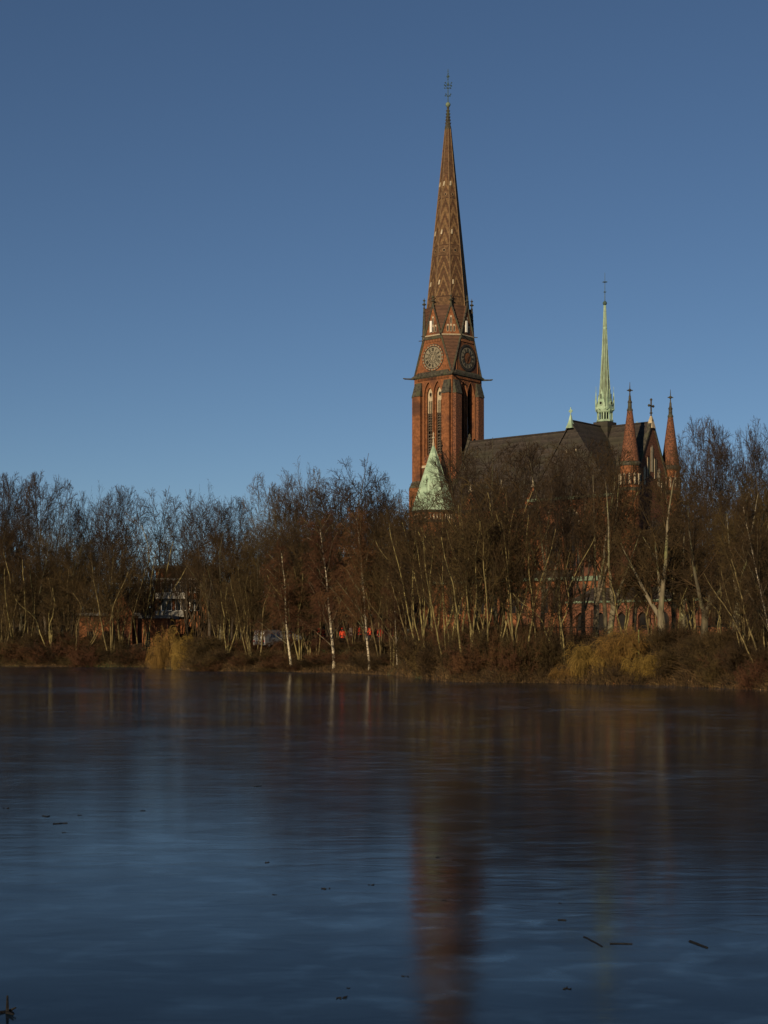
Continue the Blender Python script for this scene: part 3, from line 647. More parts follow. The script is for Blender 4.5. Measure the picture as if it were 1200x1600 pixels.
ss = [-40,-12,-6,-4,-3,-2,-1.4,-.9,-.5,-.2,0,.25,.5,.8,1.2,1.7,2.3,3,4,5,6,7.5,9,11,13,16,19,23,28,34,42,52,65,80,100,130,180,260,400,700,1400,3000]
gv = []; 
rg = random.Random(3)
rows = [-400,-30,0,4,5.5,8,20]
for Y in rows:
    for p in pxs:
        u = (p-600)/FPX*100; gv.append((u*(1 if Y < 30 else 1), Y, .8 if Y < 5 else (-.3 if Y < 7 else -1.4)))
for s in ss:
    for p in pxs:
        Y = shore(p)+s; j = 0 if s < -3 or s > 40 else (rg.random()-.5)*.16
        gv.append(((p-600)/FPX*Y, Y+j, ground_z(p, s)+j*.5))
nr_, nc = len(rows)+len(ss), len(pxs)
gf = [(r*nc+c, r*nc+c+1, (r+1)*nc+c+1, (r+1)*nc+c) for r in range(nr_-1) for c in range(nc-1)]
m_ground = mat('leaf_litter', (.020,.013,.006), (.075,.043,.018), 1.4, .95, 9, .8, 5, c3=(.045,.058,.018), s3=.10)
me = bpy.data.meshes.new('ground'); me.from_pydata(gv, [], gf); me.materials.append(m_ground); me.polygons.foreach_set('use_smooth', [True]*len(gf))
g = bpy.data.objects.new('ground', me); COL.objects.link(g); tag(g, kind='structure')

def water_mat():
    m = bpy.data.materials.new('thin_ice_and_water'); m.use_nodes = True; t = m.node_tree; N = t.nodes; L = t.links
    b = N['Principled BSDF']; b.inputs['Base Color'].default_value = (.004,.009,.016,1)
    b.inputs['IOR'].default_value = 1.31
    tc = N.new('ShaderNodeTexCoord')
    def noise(scale, st, dt, dist=0):
        mp = N.new('ShaderNodeMapping'); mp.inputs['Scale'].default_value = st; L.new(tc.outputs['Object'], mp.inputs[0])
        n = N.new('ShaderNodeTexNoise'); n.inputs['Scale'].default_value = scale; n.inputs['Detail'].default_value = dt; n.inputs['Distortion'].default_value = dist
        L.new(mp.outputs[0], n.inputs['Vector']); return n.outputs['Fac']
    def mr(x, a, c, d, e):
        n = N.new('ShaderNodeMapRange'); L.new(x, n.inputs[0]); n.inputs[1].default_value = a; n.inputs[2].default_value = c; n.inputs[3].default_value = d; n.inputs[4].default_value = e; return n.outputs[0]
    def M(op, a, c):
        n = N.new('ShaderNodeMath'); n.operation = op
        for i, x in enumerate((a, c)):
            if isinstance(x, (int, float)): n.inputs[i].default_value = x
            else: L.new(x, n.inputs[i])
        return n.outputs[0]
    big = noise(.045, (.6,1,1), 3, .6)
    fine = noise(1.6, (.55,1.3,1), 6, .8)
    mid = noise(.30, (.4,1.2,1), 4, 1.2)
    rough = M('ADD', mr(big, .35, .65, .095, .15), mr(fine, .3, .75, -.02, .04))
    L.new(rough, b.inputs['Roughness'])
    patch = mr(noise(.06, (.35,1.3,1), 3, .5), .42, .62, .12, 1)
    h = M('MULTIPLY', M('ADD', M('MULTIPLY', fine, .011), M('MULTIPLY', mid, .022)), patch)
    scr = mr(noise(2.2, (.8,1.0,1), 10, .35), .52, .70, 0, 1); blot = mr(noise(.6, (.8,1.1,1), 8, .3), .44, .68, 0, 1); zone = mr(noise(.09, (1,1,1), 3, .3), .40, .62, .05, 1)
    frost = M('MULTIPLY', M('ADD', M('MULTIPLY', scr, .75), M('MULTIPLY', blot, .45)), zone)
    fm = N.new('ShaderNodeMix'); fm.data_type = 'RGBA'; L.new(frost, fm.inputs[0]); fm.inputs[6].default_value = (.004,.008,.014,1); fm.inputs[7].default_value = (.05,.11,.20,1)
    L.new(fm.outputs[2], b.inputs['Base Color'])
    bp = N.new('ShaderNodeBump'); bp.inputs['Strength'].default_value = .5; bp.inputs['Distance'].default_value = 1.0
    L.new(h, bp.inputs['Height']); L.new(bp.outputs[0], b.inputs['Normal'])
    b.inputs['Specular IOR Level'].default_value = .11
    return m
wm = MB(); wm.poly([(-600,4.6,0),(600,4.6,0),(600,420,0),(-600,420,0)])
wt = wm.build('water', water_mat()); tag(wt, kind='structure')

# ------------------------------------------------------------------ trees
class TG:                                    # batches of tapering polyline tubes
    def __init__(s): s.b = {}
    def add(s, pts, rad, k, m=0): s.b.setdefault((len(pts), k, m), []).append((pts, rad))
    def mesh(s, name, mats):
        V = []; F = []; MI = []; off = 0
        for (n, k, m), L_ in s.b.items():
            P = np.array([p for p, _ in L_], dtype=float); Rr = np.array([r for _, r in L_], dtype=float); B = len(L_)
            D = np.empty_like(P); D[:,1:-1] = P[:,2:]-P[:,:-2]; D[:,0] = P[:,1]-P[:,0]; D[:,-1] = P[:,-1]-P[:,-2]
            D /= np.linalg.norm(D, axis=2, keepdims=True)+1e-9
            ref = np.where(np.abs(D[...,2:3]) > .9, np.array([1.,0,0]), np.array([0,0,1.]))
            A = np.cross(D, ref); A /= np.linalg.norm(A, axis=2, keepdims=True)+1e-9; C = np.cross(D, A)
            th = np.arange(k)*2*np.pi/k
            ring = P[:,:,None,:]+Rr[:,:,None,None]*(A[:,:,None,:]*np.cos(th)[None,None,:,None]+C[:,:,None,:]*np.sin(th)[None,None,:,None])
            V.append(ring.reshape(-1,3))
            idx = np.arange(B*n*k).reshape(B,n,k)+off
            a = idx[:,:-1,:]; b = np.roll(idx,-1,2)[:,:-1,:]; c = np.roll(idx,-1,2)[:,1:,:]; d = idx[:,1:,:]
            f = np.stack([a,b,c,d], -1).reshape(-1,4); F.append(f); MI.append(np.full(len(f), m)); off += B*n*k
        V = np.concatenate(V); F = np.concatenate(F); MI = np.concatenate(MI)
        me = bpy.data.meshes.new(name)
        me.vertices.add(len(V)); me.vertices.foreach_set('co', V.astype(np.float32).ravel())
        me.loops.add(F.size); me.loops.foreach_set('vertex_index', F.astype(np.int32).ravel())
        me.polygons.add(len(F)); me.polygons.foreach_set('loop_start', np.arange(0, F.size, 4, dtype=np.int32))
        me.polygons.foreach_set('material_index', MI.astype(np.int32)); me.polygons.foreach_set('use_smooth', np.ones(len(F), dtype=bool))
        for m in mats: me.materials.append(m)
        me.update(calc_edges=True); return me
def vnorm(v):
    l = math.sqrt(v[0]*v[0]+v[1]*v[1]+v[2]*v[2])+1e-9; return (v[0]/l, v[1]/l, v[2]/l)
def branch_dir(d, ang, az):
    ref = (0,0,1) if abs(d[2]) < .9 else (1,0,0)
    a = vnorm((d[1]*ref[2]-d[2]*ref[1], d[2]*ref[0]-d[0]*ref[2], d[0]*ref[1]-d[1]*ref[0]))
    b = (d[1]*a[2]-d[2]*a[1], d[2]*a[0]-d[0]*a[2], d[0]*a[1]-d[1]*a[0])
    ca, sa, cz, sz = math.cos(ang), math.sin(ang), math.cos(az), math.sin(az)
    return vnorm(tuple(d[i]*ca+(a[i]*cz+b[i]*sz)*sa for i in range(3)))
ENV = [None]
def env_dist(p, d):
    if not ENV[0]: return 1e9
    cz, a, b = ENV[0]; px_, py_, pz_ = p[0]/a, p[1]/a, (p[2]-cz)/b; dx, dy, dz = d[0]/a, d[1]/a, d[2]/b
    A = dx*dx+dy*dy+dz*dz; B = px_*dx+py_*dy+pz_*dz; C_ = px_*px_+py_*py_+pz_*pz_-1; D = B*B-A*C_
    if D <= 0: return 0.0
    return max(0.0, (-B+math.sqrt(D))/A)
def grow(tgs, rng, pos, d, L, r, lv, S, tl):
    p = S[lv]
    if lv or p.get('clip'):
        L = min(L, env_dist(pos, d)*rng.uniform(.86,1.04))
        if L < .18: return
    n_ = 0; n = p['seg']; pts = [pos]; dirs = [d]; x, y, z = pos
    for i in range(n):
        w_ = p['wig']; tr_ = p['trop']
        d = vnorm((d[0]+rng.gauss(0,w_), d[1]+rng.gauss(0,w_), d[2]+rng.gauss(0,w_)*.7+tr_))
        x += d[0]*L/n; y += d[1]*L/n; z += d[2]*L/n; pts.append((x,y,z)); dirs.append(d)
    e = p.get('tip', .3)
    fl_ = p.get('mn', .012); rad = [max(r*(1-(1-e)*(i/n)), fl_) for i in range(n+1)]
    if lv == 0 and not p.get('noflare'): rad[0] *= 1.35
    (tgs[0] if lv <= tl else tgs[1]).add(pts, rad, p['k'], p.get('m', 0))
    if lv+1 >= len(S): return
    c = p['n']; c = c if isinstance(c, int) else rng.randint(*c)
    q = S[lv+1]; az = rng.random()*6.28; st_ = p['from']
    for j in range(c):
        t = st_+(1-st_)*((j+rng.random()*.9)/c); t = min(t, .995); f = t*n; i = int(f); f -= i
        b = tuple(pts[i][k]*(1-f)+pts[i+1][k]*f for k in range(3)); az += 2.4+rng.gauss(0,.5)
        ang = R(rng.gauss(*q['ang'])); cl = L*q['len']*(1-p['shape']*(t-st_)/(1-st_+1e-6))*rng.uniform(.7,1.25)
        cr_ = rad[i]*q['rr']*rng.uniform(.8,1.1)
        grow(tgs, rng, b, branch_dir(dirs[i+1], ang, az), cl, cr_, lv+1, S, tl)
def proto(name, seed, stems, S, tl, mats, env=None):
    ENV[0] = env
    rng = random.Random(seed); tgs = (TG(), TG())
    for (pos, d, L, r) in stems(rng): grow(tgs, rng, pos, vnorm(d), L, r, 0, S, tl)
    mt = tgs[0].mesh(name+'_trunk', mats[0]); mc = tgs[1].mesh(name+'_crown', mats[1])
    co = np.empty(len(mc.vertices)*3, dtype=np.float32); mc.vertices.foreach_get('co', co); co = co.reshape(-1,3)
    H = float(np.percentile(co[:,2], 99.8)); W = float(np.percentile(np.abs(co[:,:2]).max(1), 96))
    return dict(t=mt, c=mc, H=H, W=W)
# bark and twig materials
m_bark = mat('bark_grey_brown', (.035,.029,.018), (.095,.08,.05), 3, .9, 6, .6, 12, stretch=(1,1,.3), rnd=.22, c3=(.07,.075,.03), s3=.7)
m_bark_dk = mat('bark_dark', (.035,.028,.020), (.075,.058,.040), 3, .9, 6, .4, 12, stretch=(1,1,.3), rnd=.2)
m_bark_pale = mat('bark_pale', (.085,.072,.045), (.20,.17,.11), 2.5, .9, 6, .4, 10, stretch=(1,1,.3), rnd=.12, c3=(.16,.17,.07), s3=.8)
m_alder = mat('bark_olive', (.055,.043,.018), (.19,.148,.062), 3, .9, 6, .4, 12, stretch=(1,1,.35), rnd=.25)
m_twig_dk = mat('twigs_dark', (.016,.0095,.0045), (.038,.023,.011), .5, .9, 3, rnd=.25)
m_twig = mat('twigs_brown', (.024,.0145,.005), (.062,.038,.0125), .5, .9, 3, rnd=.28)
m_twig_red = mat('twigs_red', (.048,.020,.008), (.085,.037,.015), .5, .9, 3, rnd=.22)
m_twig_gr = mat('twigs_grey', (.045,.034,.023), (.085,.066,.045), .5, .9, 3, rnd=.2)
m_willow = mat('willow_gold', (.10,.060,.014), (.21,.122,.029), .8, .9, 4, rnd=.1)
def birch_mat():
    m = mat('birch_bark', (.34,.29,.20), (.50,.43,.31), 5, .7, 4, rnd=.06); t = m.node_tree; N = t.nodes; L = t.links; b = N['Principled BSDF']
    tc = N.new('ShaderNodeTexCoord'); mp = N.new('ShaderNodeMapping'); mp.inputs['Scale'].default_value = (2,2,6); L.new(tc.outputs['Object'], mp.inputs[0])
    n = N.new('ShaderNodeTexNoise'); n.inputs['Scale'].default_value = 1; n.inputs['Detail'].default_value = 4; L.new(mp.outputs[0], n.inputs['Vector'])
    mr = N.new('ShaderNodeMapRange'); L.new(n.outputs['Fac'], mr.inputs[0]); mr.inputs[1].default_value = .52; mr.inputs[2].default_value = .60
    old = b.inputs['Base Color'].links[0].from_socket
    mx = N.new('ShaderNodeMix'); mx.data_type = 'RGBA'; L.new(mr.outputs[0], mx.inputs[0]); L.new(old, mx.inputs[6]); mx.inputs[7].default_value = (.07,.055,.04,1)
    L.new(mx.outputs[2], b.inputs['Base Color']); return m
m_birch = birch_mat()
def lv(n, len_, ang, rr, seg, k, wig, trop, frm, shape, **kw):
    return dict(n=n, len=len_, ang=ang, rr=rr, seg=seg, k=k, wig=wig, trop=trop, shape=shape, **{'from': frm}, **kw)
def S_lime(trunkn=(6,8)):
    return [lv(trunkn,1,(0,0),1,5,9,.03,.03,.40,.1,tip=.7),
            lv((11,13),4,(26,13),.56,11,6,.042,.030,.06,.25,tip=.12,mn=.03),
            lv((7,9),.50,(36,10),.50,7,4,.055,.035,.10,.35,tip=.25,mn=.022),
            lv((5,6),.48,(36,11),.55,5,3,.07,.02,.12,.35,tip=.5,mn=.017),
            lv((2,3),.52,(36,11),.65,3,3,.08,.01,.12,.3,tip=.7,mn=.014),
            lv(0,.60,(34,12),.8,2,3,.08,.0,.1,.3,tip=.7,mn=.011)]
def S_open(trunkn=(4,5)):                  # more open crown, limbs and trunk plainly visible
    return [lv(trunkn,1,(0,0),1,6,9,.03,.03,.45,.1,tip=.75),
            lv((9,11),4,(24,11),.60,12,6,.042,.030,.22,.25,tip=.14,mn=.03),
            lv((6,8),.50,(38,10),.50,7,4,.055,.035,.15,.35,tip=.28,mn=.024),
            lv((4,5),.48,(36,11),.55,5,3,.07,.02,.15,.35,tip=.5,mn=.019),
            lv((1,2),.55,(36,11),.65,3,3,.08,.01,.12,.3,tip=.7,mn=.015),
            lv(0,.60,(34,12),.8,2,3,.08,.0,.1,.3,tip=.7,mn=.012)]
def one(L, r, lean=(0,0)): return lambda rng: [((0,0,-.4), (lean[0],lean[1],1), L, r)]
def S_alder():
    return [lv((9,12),1,(0,0),1,20,7,.065,.03,.28,.50,tip=.30,clip=1),
            lv((6,8),.40,(42,12),.46,7,4,.06,.05,.12,.42,tip=.3,mn=.022),
            lv((4,5),.45,(38,12),.52,4,3,.11,.03,.1,.4,tip=.5,mn=.017),
            lv((1,2),.5,(38,12),.65,3,3,.12,.01,.1,.3,tip=.7,mn=.014),
            lv(0,.6,(35,12),.75,2,3,.15,.0,.1,.3,tip=.6,mn=.011)]
def stems_multi(n, spread, L, r, base=.5):
    def f(rng):
        out = []
        for i in range(n):
            a = rng.random()*6.28; q = rng.random()**.7
            out.append(((math.cos(a)*base*q, math.sin(a)*base*q, -.4), (math.cos(a)*spread*q, math.sin(a)*spread*q, 1), L*rng.uniform(.72,1), r*rng.uniform(.6,1)))
        return out
    return f
def S_birch():
    return [lv((26,30),1,(0,0),1,14,8,.028,.02,.16,.66,tip=.1,mn=.03),
            lv((9,11),.36,(36,8),.34,6,4,.06,.01,.12,.35,tip=.15,mn=.018),
            lv((6,8),.40,(35,12),.42,4,3,.10,-.08,.1,.35,tip=.35,m=1,mn=.014),
            lv((4,5),.62,(30,12),.75,4,3,.10,-.16,.1,.3,tip=.5,m=1,mn=.012),
            lv(0,.7,(25,10),.9,3,3,.08,-.22,.1,.3,tip=.6,m=1)]
def S_fork():
    return [lv((3,4),1,(0,0),1,5,10,.05,.02,.70,.1,tip=.82,noflare=1),
            lv((12,14),4,(25,8),.66,11,8,.055,.03,.16,.35,tip=.12,mn=.03),
            lv((8,10),.50,(44,12),.48,8,5,.06,.03,.12,.45,tip=.2,mn=.023),
            lv((5,6),.46,(40,12),.55,5,3,.07,.02,.12,.4,tip=.4,mn=.018),
            lv((2,3),.52,(38,12),.65,3,3,.08,.01,.15,.3,tip=.6,mn=.015),
            lv(0,.55,(38,12),.8,2,3,.13,.0,.1,.3,tip=.7,mn=.012)]
def S_shrub():
    return [lv((6,8),1,(0,0),1,6,4,.12,.01,.12,.4,tip=.3,noflare=1,mn=.014),
            lv((5,7),.5,(38,12),.6,4,3,.14,.04,.1,.4,tip=.35),
            lv((4,5),.5,(38,14),.7,3,3,.16,.02,.1,.3,tip=.4),
            lv(0,.55,(38,14),.8,2,3,.16,.0,.1,.3,tip=.5)]
def S_willow():
    return [lv((8,10),1,(0,0),1,8,6,.13,-.03,.2,.3,tip=.35,noflare=1,mn=.02),
            lv((8,10),.60,(50,18),.45,7,4,.13,-.15,.1,.3,tip=.5,mn=.015),
            lv((3,4),.8,(35,16),.75,6,3,.11,-.24,.1,.2,tip=.7,mn=.012),
            lv(0,.7,(30,14),.9,4,3,.09,-.26,.1,.2,tip=.8,mn=.010)]
PR = {
 'lime': [proto('lime', 11, one(6.2,.30), S_lime(), 1, ([m_bark_dk],[m_twig_dk]), (13.3,6.2,7.4)),
          proto('lime', 12, one(5.2,.28,(.05,.02)), S_lime((7,8)), 1, ([m_bark_dk],[m_twig_dk]), (12.8,6.8,7.0)),
          proto('lime', 13, one(7.0,.26,(-.04,0)), S_lime((5,7)), 1, ([m_bark_dk],[m_twig_dk]), (14,5.6,7.3)),
          proto('lime', 14, one(4.4,.30,(.02,.05)), S_lime((7,9)), 1, ([m_bark_dk],[m_twig_dk]), (12.6,6.6,7.4))],
 'open': [proto('open', 71, one(7.0,.27), S_open(), 1, ([m_bark],[m_twig]), (14,5.6,7.0)),
          proto('open', 72, one(6.0,.25,(.05,.0)), S_open((4,6)), 1, ([m_bark],[m_twig]), (13.6,5.8,7.2)),
          proto('open', 73, one(8.0,.26,(-.03,.02)), S_open((3,5)), 1, ([m_bark],[m_twig]), (14.6,5.0,6.8))],
 'alder': [proto('alder', 21, stems_multi(4,.20,16,.13), S_alder(), 0, ([m_alder],[m_twig]), (8.6,4.2,9.2)),
           proto('alder', 22, stems_multi(7,.27,15,.11,.9), S_alder(), 0, ([m_alder],[m_twig]), (8.2,5.0,8.6)),
           proto('alder', 23, stems_multi(3,.20,17,.15), S_alder(), 0, ([m_alder],[m_twig]), (9,3.8,9.2)),
           proto('alder', 24, stems_multi(6,.34,14,.11,.7), S_alder(), 0, ([m_alder],[m_twig]), (8,5.2,8.2))],
 'birch': [proto('birch', 31, one(15,.17), S_birch(), 0, ([m_birch],[m_bark_pale,m_twig_red])),
           proto('birch', 32, one(15,.16,(-.06,.02)), S_birch(), 0, ([m_birch],[m_bark_pale,m_twig_red]))],
 'fork': [proto('fork', 41, one(4.4,.50), S_fork(), 1, ([m_bark_pale],[m_twig]), (10.4,6.4,8.2)),
          proto('fork', 42, one(3.8,.50,(.05,0)), S_fork(), 1, ([m_bark_pale],[m_twig]), (9.8,6.6,8.0))],
 'shrub': [proto('shrub', 51, stems_multi(16,.75,3.0,.03,.7), S_shrub(), 0, ([m_twig],[m_twig])),
           proto('shrub', 52, stems_multi(14,1.1,3.0,.03,.8), S_shrub(), 0, ([m_twig_red],[m_twig_red])),
           proto('shrub', 53, stems_multi(20,.55,3.0,.03,.6), S_shrub(), 0, ([m_twig],[m_twig]))],
 'willow': [proto('willow', 61, stems_multi(12,.8,3.6,.05,.6), S_willow(), 0, ([m_willow],[m_willow])),
            proto('willow', 62, stems_multi(12,1.2,3.2,.05,.8), S_willow(), 0, ([m_willow],[m_willow]))],
}
trng = random.Random(77)
NAMES = {'open': 'bare_tree', 'lime': 'bare_tree', 'alder': 'slender_tree', 'birch': 'birch_tree', 'fork': 'forked_tree', 'shrub': 'bare_shrub', 'willow': 'willow_bush'}
CATS = {'open': 'tree', 'lime': 'tree', 'alder': 'tree', 'birch': 'tree', 'fork': 'tree', 'shrub': 'shrub', 'willow': 'bush'}
USED = set()
def plant(kind, px, s, ytop, label, group=None, var=None, wid=None, lean=0, rz=None, mats=None):
    v = PR[kind][var if var is not None else trng.randrange(len(PR[kind]))]
    x, y, z = world(px, s); top = EYE+(HOR-ytop)*y/FPX; H = max(top-z, .8); k = H/v['H']
    kw = k if wid is None else (wid/2*y/FPX)/v['W']
    root = empty(NAMES[kind], (x, y, z), trng.random()*6.28 if rz is None else rz)
    root.scale = (kw, kw, k)
    if lean: root.rotation_mode = 'ZYX'; root.rotation_euler = (0, R(lean), 0) if rz is None else (0, R(lean), rz)
    for nm, me in (('trunk' if kind not in ('shrub','willow') else 'stems', v['t']), ('crown', v['c'])):
        if mats: 
            key = (me.name, mats)
            if key not in MC:
                me2 = me.copy(); ql = mats[0 if nm != 'crown' else 1]
                for qi in range(len(me2.materials)): me2.materials[qi] = ql[min(qi, len(ql)-1)]
                MC[key] = me2
            me = MC[key]
        o = bpy.data.objects.new(nm, me); COL.objects.link(o); o.parent = root
    tag(root, label, CATS[kind], group); return root
MC = {}
# --- back row against the sky, left to right: (px, offset, top row, crown width, label)
back = [(-14,30,752,110,'bare tree at the very left edge against the sky, crown cut by the frame'),
 (22,34,741,90,'tall bare tree with a fine round crown, second in the row from the left edge'),
 (72,26,739,100,'bare tree with a wide open vase-shaped crown standing clear against the sky on the left'),
 (112,40,775,80,'smaller dark bare tree just right of the wide vase-shaped one on the left'),
 (158,36,768,90,'bare tree in the skyline row, left of the lower brick building behind the shore'),
 (192,30,761,84,'dense dark bare tree rising above the gap left of the white-windowed building'),
 (243,46,768,88,'tall bare tree directly above the left end of the white-windowed brick building'),
 (292,60,779,90,'bare tree rising over the flat roof of the white-windowed brick building'),
 (328,36,766,96,'round-crowned dark bare tree just right of the white-windowed building'),
 (362,46,778,76,'lower bare tree in the dip of the skyline left of the big grey crown'),
 (556,26,721,110,'tall dark bare tree with fine high crown, next-to-last left of the tower'),
 (598,34,750,80,'bare tree on the skyline slope just left of the church tower'),
 (630,40,785,60,'low dark bare tree touching the left foot of the church tower'),
 (1098,60,652,95,'tallest bare tree right of the two cone-topped brick turrets'),
 (1142,52,668,90,'bare tree against the sky, between the tallest right-hand tree and the right edge'),
 (1176,64,660,84,'tall slim bare tree against the sky near the right edge'),
 (1212,56,664,90,'bare tree cut by the right edge of the picture'),
 (1122,44,690,84,'dense bare tree filling the skyline between the tallest right-hand tree and its neighbour'),
 (1200,48,672,92,'dense bare tree at the right, next to the one cut by the right edge'),
 (1068,52,700,66,'low bare tree beside the foot of the right-hand cone turret')]
for i, (px, s, yt, wd, lb) in enumerate(back): plant('lime', px, s, yt, lb, 'bare trees in the back row', var=i%4 if i != 2 else 1, wid=wd)
G1 = ([m_bark],[m_twig_gr]); 
def tup(m): return tuple(tuple(x) for x in m)
plant('lime', 428, 26, 737, 'broad grey-twigged bare tree, left half of the pale crown in mid skyline', 'bare trees in the back row', 3, 96, mats=tup(G1))
plant('lime', 470, 30, 731, 'broad grey-twigged bare tree, right half of the pale crown in mid skyline', 'bare trees in the back row', 0, 100, mats=tup(G1))
plant('lime', 512, 36, 752, 'brown bare tree filling the skyline between the pale crown and the tree with the nest', 'bare trees in the back row', 2, 80)
# --- brown trees behind the shore scrub, several rows deep (fillers)
BR = tup(([m_bark],[m_twig]))
fill = [(-20,14,810),(30,18,830),(62,10,850),(98,16,828),(172,40,830),(345,10,830),(378,16,815),(405,9,838),(440,14,800),(476,10,818),(506,16,798),(540,9,820),(590,14,800),(618,10,815),(640,18,800),(488,24,742),(532,28,750),(580,30,742),(612,34,766)]
for i, (px, s, yt) in enumerate(fill):
    plant('open' if i%3 else 'lime', px, s, yt, 'brown bare tree of the thicket left of the church, below the skyline trees', 'brown trees behind the left shore', var=i%3, wid=100+(i*13)%30, mats=BR)
far = [(x, 70+(i*17)%50, 850+(i*29)%30) for i, x in enumerate(range(-40, 650, 34)) if not 225 < x < 335]
for i, (px, s, yt) in enumerate(far):
    plant('lime', px, s, yt, 'dark bare tree far back behind the left shore trees', 'far trees behind the left shore', var=i%4, wid=80)
for i, (px, s, yt) in enumerate([(1082,40,800),(1120,30,770),(1150,44,790),(1182,36,760),(1215,28,790),(1240,50,740)]):
    plant('lime', px, s, yt, 'brown bare tree in the dense group at the right edge', 'brown trees at the right edge', var=i%4, wid=96, mats=BR)
# --- in front of the church
DK = tup(([m_bark],[m_twig_dk]))
fc = [(672,44,748),(712,30,706),(744,44,698),(776,28,690),(812,44,688),(846,30,692),(878,44,690),(912,30,688),(948,44,692),(990,46,728),(1050,46,748)]
for i, (px, s, yt) in enumerate(fc):
    plant('open', px, s, yt, 'dense brown bare tree in the row hiding the church nave', 'bare trees hiding the nave', var=i%3, wid=120+(i*7)%26, mats=None if i%2==0 else DK)
plant('lime', 893, 14, 700, 'dark-trunked bare tree before the transept of the church', 'trees before the church', 0, 90)
plant('fork', 931, 16, 712, 'pale bare tree whose trunk forks in a narrow V before the transept', 'trees before the church', 0, 120, rz=.4)
plant('fork', 952, 11, 735, 'pale bare tree leaning right, next to the narrow V fork before the transept', 'trees before the church', 1, 120, lean=4)
plant('fork', 1036, 7, 724, 'large pale bare tree with a low wide fork right of the church turret', 'forked trees on the right bank', 1, 160, rz=2.6)
plant('fork', 1068, 12, 800, 'short grey forked tree just right of the large pale low-forked one', 'forked trees on the right bank', 0, 120)
plant('fork', 1100, 9, 770, 'dark many-limbed tree before the low brick wall on the right bank', 'forked trees on the right bank', 1, 140, rz=1.0, mats=tup(([m_bark],[m_twig])))
plant('fork', 1150, 7, 742, 'stout pale forked tree near the right edge of the bank', 'forked trees on the right bank', 0, 160, rz=1.8)
# slender stems in front of the stair turret and nave
al = [(648,9,790),(664,4,775),(680,9,800),(698,5,768),(716,9,760),(736,3,778),(752,8,745),(770,4,762),(790,9,742),(806,4,758),(824,8,738),(846,5,790),(884,3,890)]
for i, (px, s, yt) in enumerate(al):
    plant('alder', px, s, yt, 'slender olive-stemmed bare tree in the thicket at the waterside before the church', 'slender trees before the church', var=i%4, wid=112+(i*11)%30)
al2 = [(6,4,900),(24,6,840),(47,8,880),(82,3,905),(104,7,868),(126,3,915),(150,6,880),(176,1.5,850),(190,4,842),(230,14,800),(222,10,830),(355,4,905),(392,3,880),(404,2,900),(452,5,860),(470,2,850),(483,4,858),(494,3,900),(552,6,870),(598,3,830),(613,2,800),(634,5,880),(345,8,880),(372,9,870),(425,8,870),(530,10,860),(575,8,850)]
for i, (px, s, yt) in enumerate(al2):
    if px in (176,190): lb, gp = 'olive multi-stemmed tree on the point left of the golden willow', 'pair of trees on the left point'
    elif px in (222,230): lb, gp = 'pale slender tree beside the little inlet on the left', 'pair of trees at the inlet'
    else: lb, gp = 'slender bare tree in the scrub along the left shore', 'slender trees on the left shore'
    plant('alder', px, s, yt, lb, gp, var=(i*5+1)%4, wid=70+(i*17)%34)
for i, (px, s, yt) in enumerate([(976,12,870),(1020,11,880),(1058,10,860),(1090,12,850),(1125,9,900),(1168,4,850),(1188,3,830),(1205,5,800),(1180,9,780)]):
    plant('alder', px, s, yt, 'slender bare tree among the forked trees on the right bank', 'slender trees on the right bank', var=i%4, wid=100)
# birches
plant('birch', 455, 1.2, 845, 'white birch leaning left over the bank, between the van and the red jackets', 'white birches', 0, 86, lean=-9, rz=.3)
plant('birch', 522, 1.0, 800, 'straight white birch with spreading twigs, left one of the central pair', 'white birches', 0, 104, lean=-2, rz=1.9)
plant('birch', 577, 1.0, 795, 'slim white birch with a slight left lean, right one of the central pair', 'white birches', 1, 100, lean=-4.5, rz=3.5)
plant('birch', 1212, 3, 770, 'bright white birch leaning in from the right edge of the picture', 'white birches', 1, 84, lean=-10, rz=.9, mats=tup(([m_birch],[m_bark_pale,m_twig])))
plant('birch', 621, 2.0, 880, 'thin pale birch just left of the church, shorter than the central pair', 'white birches', 1, 50, lean=-3)
# willows
plant('willow', 262, 2.5, 982, 'golden weeping willow bush at the mouth of the left inlet', 'golden willow bushes', 0, 56)
plant('willow', 286, 3.5, 981, 'golden willow bush touching the one at the inlet, on its right', 'golden willow bushes', 1, 46)
plant('willow', 932, 2, 998, 'low golden willow mound at the waterline, leftmost on the right bank', 'golden willow bushes', 1, 74)
plant('willow', 975, 4, 978, 'tallest golden willow bush on the right bank, behind two lower mounds', 'golden willow bushes', 0, 84)
plant('willow', 1002, 1.5, 1014, 'low golden willow mound right of the tallest one on the right bank', 'golden willow bushes', 1, 66)
plant('willow', 886, 1, 1038, 'flat golden willow spray at the waterline left of the other mounds', 'golden willow bushes', 1, 56)
